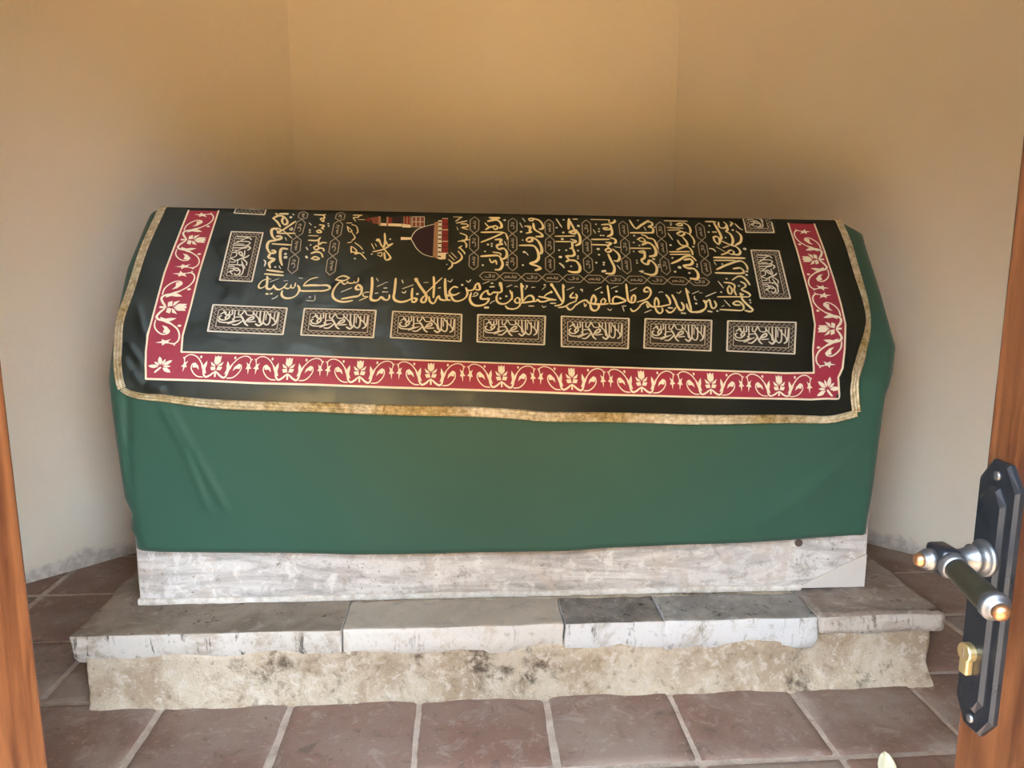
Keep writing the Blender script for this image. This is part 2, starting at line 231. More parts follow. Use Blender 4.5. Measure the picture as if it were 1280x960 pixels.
'TRIM_B': '-2132,1321 -2092,1341 -2024,1357 -1910,1368 -1791,1384 -1667,1397 -1503,1408 -1068,1426 -715,1441 -225,1460 54,1477 167,1488 500,1498 1007,1516 1567,1522 1802,1527 1895,1513 1982,1489',
'TRIM_R': '2218,52 2224,225 2214,409 2202,594 2193,720 2171,856 2127,981 2075,1084 2032,1172 1993,1244 1971,1290 1963,1341 1969,1405 1982,1482',
'CARDS': '-1734,776 -1297,799 -1298,994 -1732,969|-1204,802 -780,814 -784,1014 -1203,997|-689,820 -278,841 -282,1043 -693,1014|-190,842 216,851 197,1068 -196,1046|304,851 714,867 681,1097 289,1081|804,867 1209,881 1161,1116 767,1091|1299,884 1721,892 1652,1139 1249,1116|-1727,603 -1718,215 -1515,221 -1528,613|1536,713 1560,300 1748,304 1730,711',
'CHAINS': '-1287,38 -1293,103 -1307,253 -1302,397 -1304,546|-1051,39 -1060,107 -1069,260 -1073,405 -1077,555|-199,53 -203,197 -206,359 -211,501|47,58 40,195 35,358 30,505|281,63 277,213 268,373 261,517|524,62 515,217 505,374 501,520|763,67 759,216 747,371 740,521|1008,68 997,218 987,373 987,524|1268,69 1258,226 1249,385 1241,530|-174,548 -51,551 82,556 209,559 336,561 466,564 596,566 725,569 858,567 983,571 1118,576 1247,579',
'PIC_dome': '-599,250 -582,199 -546,160 -459,124 -456,240 -461,402 -521,378 -564,330 -588,280',
'PIC_drum': '-457,109 -432,98 -431,414 -461,399',
'PIC_arcade': '-432,91 -409,87 -409,419 -431,414',
'PIC_red': '-407,73 -371,73 -367,369 -405,369',
'PIC_cream_end': '-417,366 -380,366 -382,418 -419,421',
'PIC_minaret_roof': '-899,96 -868,76 -865,115',
'PIC_minaret_top': '-865,79 -810,66 -806,136 -847,126',
'PIC_minaret_light': '-807,122 -665,125 -664,149 -805,145',
'PIC_minaret_red': '-751,73 -728,72 -726,125 -748,126',
'PIC_minaret_red2': '-652,61 -612,60 -609,131 -649,132',
'PIC_minaret_brick': '-601,63 -522,61 -520,149 -598,151',
'PIC_minaret_gap': '-721,72 -670,71 -668,118 -718,120',
'PIC_finial': '-665,238 -602,240 -602,259 -664,263',
'PIC_minaret_cream': '-662,125 -606,134 -605,158 -661,156',
'PIC_minaret_ring': '-815,65 -800,65 -795,142 -811,139',
'PIC_minaret_ring2': '-764,68 -751,67 -747,148 -760,148',
'GREEN_LEFT': '-2277,36 -2286,114 -2317,469 -2297,847 -2251,1195 -2228,1335 -2229,1468 -2226,1677 -2222,1865 -2216,2010 -2186,2108 -2203,2221 -2181,2266',
'GREEN_RIGHT': '2317,37 2390,103 2380,211 2358,597 2317,1047 2223,1278 2190,1397 2185,1639 2182,1861 2177,2114 2168,2253',
'GREEN_HEM': '-2203,2265 -2029,2281 -1577,2300 -1119,2312 -421,2330 -92,2331 288,2326 719,2314 1153,2302 1639,2284 2164,2260',
'GREEN_FOLDS': '-1942,1404 -1839,1649 -1839,1649 -1728,2043 -1899,1404 -1792,1659 -1792,1659 -1625,2045 -2121,1344 -2150,1654 -2150,1654 -2178,2035',
'COVER_FOLDS': '-2158,1129 -2099,1233 -2099,1233 -2015,1309 -2015,1309 -1899,1329 -2168,1029 -2025,1218 -2175,759 -2064,1018 2002,1154 1875,1354 1875,1354 1788,1479 1976,1263 1822,1442 2140,875 2008,1030',
'STATIONS_L': '-1926,57 -1983,528 -1947,1072',
'STATIONS_R': '1956,102 1942,650 1844,1243',
'CORNERS': '-1941,1188 1804,1336',
}
def frame(c):
    q = TOMB + c[0]*EX + c[1]*EN; return Vector((q[0], q[1], c[2]))

# ================= materials of the room
M_WALL = mat('limewashed plaster', (.82, .76, .66), .9, spec=.2)
k = NT(M_WALL)
pos = k.n('ShaderNodeNewGeometry'); sepz = k.n('ShaderNodeSeparateXYZ'); k.l(pos.outputs['Position'], sepz.inputs[0])
n1 = k.noise(1.3, 4, .6); n2 = k.noise(26, 6, .65); n3 = k.noise(9, 5, .7)
c = k.mix(k.ramp(n1, [(.35, 0.0), (.7, 1.0)]), (.84, .77, .65), (.80, .73, .60))
# bare plaster and scuffs in an uneven strip along the floor
strip = k.math('ADD', sepz.outputs['Z'], k.math('MULTIPLY', k.math('SUBTRACT', n3, .5), .13))
sm = k.ramp(strip, [(.045, 1.0), (.065, 0.0)])
c = k.mix(k.math('MULTIPLY', sm, .9), c, k.mix(k.ramp(n2, [(.42, 0.0), (.58, 1.0)]), (.54, .48, .42), (.72, .66, .59)))
scuff = k.ramp(k.noise(7, 8, .75, stretch=(1, 1, 5)), [(.66, 0.0), (.70, 1.0)])
low = k.ramp(sepz.outputs['Z'], [(.0, 1.0), (.38, 0.0)])
c = k.mix(k.math('MULTIPLY', k.math('MULTIPLY', scuff, low), .55), c, (.42, .36, .30))
k.color(c); k.bump(k.math('ADD', n2, k.math('MULTIPLY', n1, 1.5)), .004, .5)

M_TILE = mat('worn terracotta tile', (.3, .2, .16), .62, spec=.35)
k = NT(M_TILE)
at = k.n('ShaderNodeAttribute', _attribute_name='tint')
n1 = k.noise(3.2, 7, .65); n2 = k.noise(14, 8, .7, .6); n3 = k.noise(60, 6, .7)
c = k.mix(k.ramp(n1, [(.40, 0.0), (.58, 1.0)]), (.195, .122, .098), (.295, .238, .205))
c = k.mix(k.math('MULTIPLY', at.outputs['Fac'], .7), c, k.mix(n1, (.24, .125, .094), (.26, .185, .152)))
c = k.mix(k.ramp(n2, [(.54, 0.0), (.66, .7)]), c, (.38, .32, .28))
c = k.mix(k.ramp(n2, [(.34, .75), (.43, 0.0)]), c, (.12, .085, .07))
c = k.mix(k.ramp(n3, [(.60, 0.0), (.66, .5)]), c, (.42, .36, .31))
k.color(c); k.l(k.ramp(n2, [(.3, .42), (.7, .75)]), k.b.inputs['Roughness']); k.bump(k.math('ADD', n2, k.math('MULTIPLY', n3, .4)), .004, .6)

M_MORTAR = mat('pale lime mortar', (.45, .38, .32), .95, spec=.15)
k = NT(M_MORTAR); n1 = k.noise(18, 8, .75); n2 = k.noise(90, 6, .7)
k.color(k.mix(k.ramp(n1, [(.35, 0.0), (.65, 1.0)]), (.42, .35, .30), (.66, .58, .51))); k.bump(k.math('ADD', n1, n2), .006, .9)

M_GROUND = mat('ochre stone paving', (.56, .36, .16), .9, spec=.2)
k = NT(M_GROUND); n1 = k.noise(4, 6, .6); k.color(k.mix(n1, (.45, .275, .108), (.37, .217, .072)))

M_CEIL = mat('ceiling plaster', (.80, .72, .58), .9, spec=.2)

# ================= room: an eight-sided chamber with an arched doorway behind the camera
A = (-1.016, 3.68); B = (.79, 3.83); RB = (2.135, 2.62); RF = (2.24, .81); FR = (1.55, .10); FL = (-1.72, .10); LF = (-2.16, .52); LB = (-2.23, 2.33)
ROOM_H = 4.6
def wall(name, a, b, out):
    """a straight wall 0.25 m thick whose inner face runs a->b; out = outward normal"""
    a = Vector((*a, 0)); b = Vector((*b, 0)); o = Vector((*out, 0)).normalized()*.25
    t = (b-a).normalized()
    nx = max(2, int((b-a).length/.06)); nz = 76
    vs, fs = [], []
    for j in range(nz+1):
        for i in range(nx+1):
            q = a.lerp(b, i/nx); z = ROOM_H*j/nz
            w = 0.0 if i in (0, nx) else noise.noise(Vector((q.x*1.7, q.y*1.7, z*1.7)))*.006
            vs.append((q.x+o.x*w, q.y+o.y*w, z))
    for j in range(nz):
        for i in range(nx):
            p = j*(nx+1)+i; fs.append((p, p+1, p+nx+2, p+nx+1))
    n0 = len(vs)
    for q in (a+o-t*.1, b+o+t*.1):
        vs.append((q.x, q.y, 0)); vs.append((q.x, q.y, ROOM_H))
    fs.append((n0, n0+1, n0+3, n0+2))
    fs.append((0, nz*(nx+1), n0+1, n0)); fs.append((nx, n0+2, n0+3, nz*(nx+1)+nx))
    fs.append((0, n0, n0+2, nx)); fs.append((nz*(nx+1), nz*(nx+1)+nx, n0+3, n0+1))
    me = mesh_from(name, vs, fs, [M_WALL], smooth=False)
    me.polygons.foreach_set('use_smooth', np.array([i < nx*nz for i in range(len(fs))], bool))
    return tag(obj(name, me), kind='structure')
def outn(a, b):
    m = Vector(((a[0]+b[0])/2, (a[1]+b[1])/2)); d = Vector((b[0]-a[0], b[1]-a[1])); n = Vector((d.y, -d.x)).normalized()
    return n if n.dot(m-Vector((0, 1.9))) > 0 else -n
for nm, a, b in (('wall_back', A, B), ('wall_back_right', B, RB), ('wall_right', RB, RF), ('wall_front_right', RF, FR), ('wall_front_left', FL, LF), ('wall_left', LF, LB), ('wall_back_left', LB, A)):
    wall(nm, a, b, outn(a, b))

# front wall with the arched doorway
DOOR_HW, SPRING, WALL_T = .64, 1.52, .30
def front_wall():
    bm = bmesh.new(); n = 24
    arch = [(-DOOR_HW, 0.0), (-DOOR_HW, SPRING)]+[(-DOOR_HW*math.cos(math.pi*k/n), SPRING+DOOR_HW*math.sin(math.pi*k/n)) for k in range(1, n)]+[(DOOR_HW, SPRING), (DOOR_HW, 0.0)]
    x0, x1 = FL[0]-.3, FR[0]+.3
    def side(y):
        va = [bm.verts.new((x, y, z)) for x, z in arch]
        tops = [bm.verts.new((min(max(x, x0), x1), y, ROOM_H)) for x, z in arch]
        l0, l1 = bm.verts.new((x0, y, 0)), bm.verts.new((x0, y, ROOM_H)); r0, r1 = bm.verts.new((x1, y, 0)), bm.verts.new((x1, y, ROOM_H))
        return va, tops, (l0, l1, r0, r1)
    fa, ft, fc = side(.10); ba, bt, bc = side(.10-WALL_T)
    m = len(arch)
    for va, tp, cc, fl in ((fa, ft, fc, False), (ba, bt, bc, True)):
        F = []
        for i in range(1, m-2): F.append((va[i], va[i+1], tp[i+1], tp[i]))
        F.append((cc[0], va[0], va[1], tp[1], cc[1])); F.append((va[-1], cc[2], cc[3], tp[-2], va[-2]))
        for f in F: bm.faces.new(f[::-1] if fl else f)
    for i in range(m-1): bm.faces.new((fa[i+1], fa[i], ba[i], ba[i+1]))
    bmesh.ops.recalc_face_normals(bm, faces=bm.faces[:])
    bmesh.ops.delete(bm, geom=[v for v in bm.verts if not v.link_faces], context='VERTS')
    return tag(bm_obj('wall_front', bm, M_WALL), kind='structure')
front_wall()

# ceiling
ring = [A, B, RB, RF, FR, FL, LF, LB]
cx, cy = 0.0, 1.9
def grow(p, f): return (cx+(p[0]-cx)*f, cy+(p[1]-cy)*f)
bm = bmesh.new()
lo = [bm.verts.new((*grow(p, 1.1), ROOM_H)) for p in ring]; hi = [bm.verts.new((*grow(p, 1.1), ROOM_H+.15)) for p in ring]
bm.faces.new(lo); bm.faces.new(hi[::-1])
for i in range(8): bm.faces.new((lo[i], hi[i], hi[(i+1) % 8], lo[(i+1) % 8]))
bmesh.ops.recalc_face_normals(bm, faces=bm.faces[:])
tag(bm_obj('ceiling', bm, M_CEIL), kind='structure')

# floor: square terracotta tiles bedded in mortar
def build_floor():
    yaw = math.radians(3.6); ux = Vector((math.cos(yaw), math.sin(yaw))); uy = Vector((-math.sin(yaw), math.cos(yaw)))
    PT = .3585; X0 = -.140; Y0 = 1.676           # one crossing of joints
    poly = [Vector(grow(p, 1.04)) for p in ring]
    def inside(q):
        s = 0
        for a, b in zip(poly, poly[1:]+poly[:1]): s += 1 if (b-a).cross(q-a) > 0 else -1
        return abs(s) == len(poly)
    vs, fs, fm, tint = [], [], [], []
    rnd = random.Random(11)
    N = 10
    for i in range(-9, 9):
        for j in range(-7, 9):
            cxy = ux*(X0+(i+.5)*PT)+uy*(Y0+(j+.5)*PT)
            # bounding test in room
            if not any(inside(cxy+ux*a+uy*b) for a in (-.15, 0, .15) for b in (-.15, 0, .15)): continue
            t = rnd.random()**1.6; dz = rnd.uniform(-.0012, .0015); tx, ty = rnd.uniform(-.0016, .0016), rnd.uniform(-.0016, .0016)
            base = len(vs); g = .0060+rnd.uniform(0, .0036); jx, jy = rnd.uniform(-.003, .003), rnd.uniform(-.003, .003)
            for b in range(N+1):
                for a in range(N+1):
                    def sm(k):   # denser at the rim
                        return (0, .022, .09, .2, .36, .52, .68, .84, .935, .978, 1)[k]
                    x = (sm(a)-.5)*(PT-2*g); y = (sm(b)-.5)*(PT-2*g)
                    if a in (0, N) or b in (0, N):
                        q = Vector((i*3.1+x*14, j*2.7+y*14, .3)); x += noise.noise(q)*.0034; y += noise.noise(q+Vector((5, 7, 1)))*.0034
                    edge = min(a, N-a, b, N-b)
                    z = dz+tx*x*4+ty*y*4+noise.noise(Vector((i*5.3+x*6, j*4.1+y*6, 2)))*.0016-(.0062 if edge == 0 else .0006 if edge == 1 else 0)
                    q2 = cxy+ux*(x+jx)+uy*(y+jy)
                    vs.append((q2.x, q2.y, z)); tint.append(t)
            for b in range(N):
                for a in range(N):
                    p = base+b*(N+1)+a; fs.append((p, p+1, p+N+2, p+N+1)); fm.append(0)
    base = len(vs); G = 150
    x0, x1, y0, y1 = -2.5, 2.5, -.42, 4.1
    for b in range(G+1):
        for a in range(G+1):
            x = x0+(x1-x0)*a/G; y = y0+(y1-y0)*b/G
            vs.append((x, y, -.0058+noise.noise(Vector((x*22, y*22, 0)))*.0018)); tint.append(0)
    for b in range(G):
        for a in range(G):
            p = base+b*(G+1)+a; fs.append((p, p+1, p+G+2, p+G+1)); fm.append(1)
    me = mesh_from('floor', vs, fs, [M_TILE, M_MORTAR], fm, smooth=True)
    at = me.attributes.new('tint', 'FLOAT', 'POINT'); at.data.foreach_set('value', np.array(tint, np.float32))
    return tag(obj('floor', me), kind='structure')
build_floor()

# sunlit paving outside the doorway
bm = bmesh.new(); bm_box(bm, (-6, -9, -.17), (-1.15, -.21, -.02))  # unseen dark soil, added to cut the bounce onto the right wall
M_SOIL = mat('added dark soil', (.10, .075, .04), .95, spec=.1); k = NT(M_SOIL); k.color(k.mix(k.noise(5, 6, .7), (.13, .095, .05), (.07, .055, .03)))
tag(bm_obj('ground_added', bm, M_SOIL), 'added dark soil left of the paving, unseen, to cut bounced light', 'soil', kind='structure')
bm = bmesh.new(); bm_box(bm, (-1.15, -9, -.16), (6, -.21, -.01))
tag(bm_obj('ground_outside', bm, M_GROUND), 'ochre paving outside the doorway', 'paving', kind='structure')
# ================= stone step under the cenotaph
def stone(name, top, dark, light, spots=.35, scale=7.0, seed=0.0):
    m = mat(name, top, .85, spec=.25); k = NT(m)
    mp = k.n('ShaderNodeMapping'); mp.inputs['Location'].default_value = (seed, seed*2, 0); k.l(k.o.outputs['Object'], mp.inputs[0]); v = mp.outputs[0]
    n1 = k.noise(scale, 8, .68, .4, vec=v); n2 = k.noise(scale*4.2, 7, .7, .3, vec=v); n3 = k.noise(95, 5, .7, vec=v)
    c = k.mix(k.ramp(n1, [(.41, 0.0), (.59, 1.0)]), dark, top)
    c = k.mix(k.ramp(n2, [(.55, 0.0), (.64, .75)]), c, light)
    c = k.mix(k.ramp(n2, [(.345, spots), (.405, 0.0)]), c, (.05, .042, .036))
    c = k.mix(k.ramp(n3, [(.61, 0.0), (.66, .5)]), c, light)
    k.color(c); k.bump(k.math('ADD', n1, k.math('ADD', k.math('MULTIPLY', n2, .5), k.math('MULTIPLY', n3, .2))), .006, .6)
    return m

def limewash(name, white, worn, amount, grime=.5, seed=0.0):
    """flaking whitewash over stone, with dark runs"""
    m = mat(name, white, .9, spec=.2); k = NT(m)
    mp = k.n('ShaderNodeMapping'); mp.inputs['Location'].default_value = (seed, seed*2, 0); k.l(k.o.outputs['Object'], mp.inputs[0]); v = mp.outputs[0]
    n1 = k.noise(9, 9, .72, .5, vec=v); n2 = k.noise(40, 7, .7, vec=v); runs = k.noise(13, 6, .7, vec=v, stretch=(3.2, 3.2, .55))
    c = k.mix(k.ramp(n1, [(amount-.06, 1.0), (amount+.05, 0.0)]), white, worn)
    c = k.mix(k.ramp(n2, [(.57, 0.0), (.66, .6)]), c, tuple(q*.62 for q in worn))
    c = k.mix(k.ramp(runs, [(.58, 0.0), (.64, grime)]), c, (.10, .085, .072))
    k.color(c); k.bump(k.math('ADD', n1, k.math('MULTIPLY', n2, .5)), .006, .7)
    return m

M_CORE = mat('crumbling lime plaster', (.5, .42, .32), .95, spec=.15)
k = NT(M_CORE)
n1 = k.noise(6, 9, .7, .6); n2 = k.noise(30, 8, .72, .3); n3 = k.noise(110, 5, .7); n4 = k.noise(3.1, 6, .7)
c = k.mix(k.ramp(n1, [(.42, 0.0), (.57, 1.0)]), (.43, .335, .235), (.60, .52, .40))
c = k.mix(k.ramp(n2, [(.53, 0.0), (.61, .8)]), c, (.66, .60, .52))
c = k.mix(k.ramp(n2, [(.36, .6), (.43, 0.0)]), c, (.22, .165, .115))
c = k.mix(k.math('MULTIPLY', k.ramp(n4, [(.57, 0.0), (.64, 1.0)]), k.ramp(n2, [(.46, .8), (.56, 0.0)])), c, (.07, .055, .045))
k.color(c); k.bump(k.math('ADD', n1, k.math('ADD', n2, k.math('MULTIPLY', n3, .3))), .010, .9)

M_MARBLE = mat('weathered grey marble', (.62, .6, .57), .6, spec=.35)
k = NT(M_MARBLE)
n1 = k.noise(3.2, 9, .68, 1.2, stretch=(.8, .8, 5.0)); n2 = k.noise(20, 8, .72, .5); n3 = k.noise(5.5, 8, .75, .5); n4 = k.noise(70, 5, .7)
c = k.mix(k.ramp(n1, [(.36, 0.0), (.56, 1.0)]), (.33, .315, .30), (.66, .645, .62))
c = k.mix(k.ramp(n2, [(.36, .8), (.46, 0.0)]), c, (.33, .305, .28))
c = k.mix(k.ramp(n3, [(.52, 0.0), (.60, .6)]), c, (.52, .45, .38))
c = k.mix(k.ramp(n2, [(.54, 0.0), (.62, .7)]), c, (.78, .77, .73))
c = k.mix(k.ramp(n4, [(.63, 0.0), (.67, .8)]), c, (.16, .13, .11))
k.color(c); k.bump(k.math('ADD', n2, k.math('MULTIPLY', n1, .6)), .003, .6)
M_PATCH = mat('repair mortar', (.62, .60, .56), .9, spec=.2); k = NT(M_PATCH); n1 = k.noise(22, 6, .6); k.color(k.mix(n1, (.56, .53, .49), (.66, .63, .59))); k.bump(n1, .002, .5)
M_LIME = mat('white lime fillet', (.74, .70, .63), .95, spec=.15); k = NT(M_LIME); n1 = k.noise(30, 7, .7); k.color(k.mix(k.ramp(n1, [(.35, 0.0), (.6, 1.0)]), (.55, .49, .42), (.80, .77, .71))); k.bump(n1, .004, .8)

STEP_Z = .22
plinth = tag(empty('stone_step', tuple(frame((0, .4, 0)))), 'low stone step with flaking whitewashed edge below the marble block', 'step')
def place(o):
    bpy.context.view_layer.update(); o.parent = plinth; o.matrix_parent_inverse = Matrix.Translation(-plinth.location); return o

# the plastered core; its foot spreads unevenly on the tiles
def core_shape(c):
    l, p, z = c
    if p < .2:
        foot = max(0, 1-z/.05); p -= foot*(.012+.012*noise.noise(Vector((l*7, 0, 3))))
        p += .034*max(0, min(1, (l-.80)/.08))*max(0, min(1, z/.06))          # undercut below the right-hand slabs
    return Vector((l, p, z))
bm = rough_box((-1.185, -.112, -.01), (1.235, 1.02, .158), .020, .012, 6.5, 3, .012, frame, None, core_shape)
place(bm_obj('plaster_core', bm, M_CORE, smooth=True))

# slabs: l0, l1, front p, thickness, top material, front material
SL = [
 (-1.212, -.482, -.118, .092, stone('brown speckled slab', (.33, .275, .22), (.22, .18, .14), (.36, .32, .27), .9, 6, 1.0), limewash('whitewash with runs', (.58, .555, .51), (.40, .345, .28), .455, .9, 1.0)),
 (-.478, .138, -.119, .098, stone('smooth drab slab', (.50, .44, .36), (.42, .37, .30), (.35, .32, .275), .1, 4, 5.0), limewash('clean whitewash', (.63, .61, .57), (.52, .465, .38), .40, .3, 4.0)),
 (.142, .424, -.113, .112, stone('dark lichen slab', (.25, .23, .205), (.14, .125, .11), (.33, .31, .285), 1.0, 9, 9.0), limewash('blue white wash', (.60, .61, .61), (.40, .38, .35), .44, .8, 9.0)),
 (.428, .872, -.116, .106, stone('grey pitted slab', (.35, .335, .31), (.25, .235, .22), (.44, .425, .405), .8, 8, 13.0), limewash('thick blue white wash', (.60, .61, .61), (.44, .405, .35), .42, .45, 13.0)),
 (.876, 1.262, -.104, .064, stone('brown rough slab', (.33, .275, .235), (.25, .20, .17), (.44, .40, .355), .6, 8, 17.0), limewash('worn stone edge', (.50, .455, .40), (.36, .31, .26), .50, .7, 17.0)),
]
for i, (l0, l1, pf, th, mt, mf) in enumerate(SL):
    back = .05 if i in (1, 2, 3) else 1.04
    def keep(c, l0=l0, l1=l1): return 1.0
    def shape(c, i=i, pf=pf, l0=l0, l1=l1):
        l, p, z = c
        if p < pf+.03:
            p += .007*noise.noise(Vector((l*5, i, 0)))
            if i < 4: p += .026*max(0, min(1, (STEP_Z-th+.034+.02*noise.noise(Vector((l*8, i, 4)))-z)/.034))
        if i == 0 and l < l0+.03:      # moulded, chipped left end
            l += .012*noise.noise(Vector((p*9, z*30, 5)))-.03*max(0, min(1, (p-.1)/.4))
        if i == 4 and l > l1-.12:      # right end wears back in a curve
            l += .016*noise.noise(Vector((p*6, 2, 8)))
        return Vector((l, p, z))
    amp = .011 if i in (2, 3, 4) else .008
    bm = rough_box((l0+.001, pf, STEP_Z-th), (l1+.002, back, STEP_Z+.002*(i % 2)), .020, amp, 9.0, 20+i*3, .0045 if i < 4 else .020, frame, keep, shape)
    bm.normal_update()
    for f in bm.faces: f.material_index = 0 if f.normal.z > .62 else 1
    o = place(bm_obj('edge_slab', bm, [mt, mf], smooth=True))
    o['label'] = ['brown slab with dark run stains', 'smooth drab slab with clean white edge', 'short dark lichened slab', 'grey pitted slab with thick white edge', 'rough brown corner slab'][i]
# top behind the narrow slabs, under the block
bm = rough_box((-.478, .054, STEP_Z-.06), (.872, 1.02, STEP_Z-.004), .05, .003, 9, 41, .005, frame)
place(bm_obj('top_bed', bm, M_CORE, smooth=True))

# ================= marble block
block = tag(empty('marble_block', tuple(frame((0, .4, STEP_Z)))), 'long weathered grey marble block between green cloth and stone step', 'block')
def place_b(o): o.parent = block; o.matrix_parent_inverse = Matrix.Translation(-block.location); return o
BF = .072
bm = rough_box((-1.103, BF, STEP_Z+.006), (1.103, .80, .46), .035, .0022, 12, 51, .005, frame)
place_b(bm_obj('marble_body', bm, M_MARBLE, smooth=True))
# repaired corner on the right, a thin triangular patch
pv = [(.885, STEP_Z+.006), (1.101, STEP_Z+.006), (1.101, STEP_Z+.112), (1.02, STEP_Z+.075)]
bm = bmesh.new()
a = [bm.verts.new(frame((l, BF-.0045, z))) for l, z in pv]; b = [bm.verts.new(frame((l, BF+.004, z))) for l, z in pv]
bm.faces.new(a); bm.faces.new(b[::-1])
for i in range(4): bm.faces.new((a[i], b[i], b[(i+1) % 4], a[(i+1) % 4]))
bmesh.ops.recalc_face_normals(bm, faces=bm.faces[:])
place_b(bm_obj('repair_patch', bm, M_PATCH))['label'] = 'smooth pale mortar patch at the corner'
bm = rough_box((-1.108, BF-.008, STEP_Z-.002), (.90, BF+.02, STEP_Z+.017), .02, .007, 13, 61, .004, frame, lambda c: 1.0 if c[2] > STEP_Z+.004 else .3)
place_b(bm_obj('lime_fillet', bm, M_LIME, smooth=True))
bm = bmesh.new(); bm_lathe(bm, [(0, .012), (.003, .012), (.004, .008), (.0042, 0)], frame((.885, BF+.001, .372)), frame((.885, BF-.05, .372)), 20)
M_PIT = mat('dark rust plug', (.10, .07, .055), .7)
place_b(bm_obj('iron_plug', bm, M_PIT))['label'] = 'rusty iron plug near the top edge'

# ================= green under-cloth
def P(key): return np.array([[float(v) for v in q.split(',')] for q in PRINT[key].split()])/2000.0
GL, GR, GH = P('GREEN_LEFT'), P('GREEN_RIGHT'), P('GREEN_HEM')
gf = P('GREEN_FOLDS').reshape(-1, 4)
cf = P('COVER_FOLDS').reshape(-1, 4)
def wob(x, y, z=0.0):
    return np.array([noise.noise(Vector((float(a), float(b), z))) for a, b in zip(np.ravel(x), np.ravel(y))]).reshape(np.shape(x))
def green_bump(l, s):
    d = np.zeros_like(l)
    for i, f in enumerate(gf):
        if i < 4: d += fold(l, s, *f, .009, .0058)
        else: d -= fold(l, s, *f, .010, .011)
    low = np.clip((s-.62)/.25, 0, 1)
    d += low*(.006*wob(l*3.1+s*1.2, s*2.0, 1)+.0035*wob(l*7-s*3, s*4, 2))
    d += low*np.clip((s-.9)/.2, 0, 1)*.004*np.sin(l*9+1.3*np.sin(l*3))
    # crossing slack folds at the right-hand end
    d += .005*fold(l, s, .80, 1.06, 1.05, .84, .03, 1)+.004*fold(l, s, .70, 1.12, .93, .95, .035, 1)
    return d
def green_cloth():
    ns, nl = 150, 260
    us = np.linspace(0, 1, ns)
    def edge(E, s): return np.interp(np.abs(s) if False else np.where(s < 0, np.minimum(-s, .55)*.0+np.abs(s), s), E[:, 1], E[:, 0])
    rows = []
    verts, faces = [], []
    cap = 6; med = 5
    for r in range(ns):
        line_l, line_s, off, pull = [], [], [], []
        u = us[r]
        s_mid = S_BACK+(S_HEM-S_BACK)*u
        el, er = edge(GL, s_mid), edge(GR, s_mid)
        rad = .035
        ts = np.linspace(-1, 1, nl)
        l = el+rad+(er-el-2*rad)*(ts+1)/2
        # stretch rows so that the front edge follows the traced hem
        if s_mid > .7:
            k2 = (s_mid-.7)/(S_HEM-.7); s = .7+(np.interp(l, GH[:, 0], GH[:, 1])-.7)*k2
        else: s = np.full(nl, s_mid)
        bump = green_bump(l, s) if s_mid > -.02 else np.zeros(nl)
        pts = surf(l, s, bump)
        # rounded ends, then the end face running in to the middle plane
        def end(sign, e):
            out = []
            s0 = s[0] if sign < 0 else s[-1]
            for q in range(1, cap+1):
                th = q/cap*math.pi/2
                out.append(surf(np.array([e+sign*rad*(math.sin(th)-1)]), np.array([s0]), np.array([-rad*(1-math.cos(th))]))[0])
            a = out[-1]
            mid_p = .4445
            loc = a-TOMB; pa = loc @ EN
            for q in range(1, med+1):
                b = a+EN*(mid_p-pa)*q/med
                b = b+EX*sign*.006*math.sin(q*1.7+s0*6)*(1 if abs(s0) > .3 else 0)
                out.append(b)
            return out
        L = end(-1, el)[::-1]; R = end(1, er)
        row = L+list(pts)+R
        verts += row
    W = len(row)
    for r in range(ns-1):
        for c in range(W-1):
            faces.append((r*W+c, (r+1)*W+c, (r+1)*W+c+1, r*W+c+1))
    return verts, faces
M_GREEN = mat('green polyester cloth', (.024, .112, .075), .62, spec=.35, sheen=.15)
k = NT(M_GREEN); n1 = k.noise(2.2, 4, .5); n2 = k.noise(420, 2, .5)
k.color(k.mix(n1, (.023, .088, .060), (.034, .106, .076))); k.bump(n2, .0006, .35)
v, f = green_cloth()
gc = obj('green_cloth', mesh_from('green_cloth', v, f, [M_GREEN], smooth=True))
so = gc.modifiers.new('thickness', 'SOLIDIFY'); so.thickness = .003; so.offset = -1
tag(gc, 'plain dark green cloth draped to the marble block beneath the embroidered black cover', 'cloth')

# ================= embroidered cover
TL, TB, TR = P('TRIM_L'), P('TRIM_B'), P('TRIM_R')
OFF = .009
def cover_bump(l, s):
    d = np.zeros_like(l)
    for f_ in cf: d += fold(l, s, *f_, .011, .0055)
    d += np.clip(s-.02, 0, .1)*10*(.0012*wob(l*4, s*4, 5)+.0008*wob(l*11, s*9, 7))
    d += .006*np.clip((s-.66)/.1, 0, 1)                   # the heavy hem stands off a little
    d += .003*np.clip((s-.68)/.05, 0, 1)*np.sin(l*14)
    return d
def CS(l, s, up=0.0):
    l = np.asarray(l, float); s = np.asarray(s, float)
    return surf(l, s, OFF+cover_bump(l, s)+up)
def brush(k, amount=1.5):
    geo = k.n('ShaderNodeNewGeometry'); nap = k.n('ShaderNodeVectorMath', _operation='ADD'); k.l(geo.outputs['Normal'], nap.inputs[0]); pile = k.noise(11, 7, .7, 1.4); sc = k.n('ShaderNodeVectorMath', _operation='SCALE'); sc.inputs[0].default_value = (.3*amount, -amount, 0); k.l(k.math('MULTIPLY', k.ramp(pile, [(.36, .45), (.64, 1.0)]), 1.35), sc.inputs['Scale']); k.l(sc.outputs[0], nap.inputs[1])
    q = k.n('ShaderNodeVectorMath', _operation='NORMALIZE'); k.l(nap.outputs[0], q.inputs[0]); k.l(q.outputs[0], k.b.inputs['Normal']); return q.outputs[0]
M_VELVET = mat('black green velvet', (.005, .008, .007), .45, spec=.65, sheen=0.0)
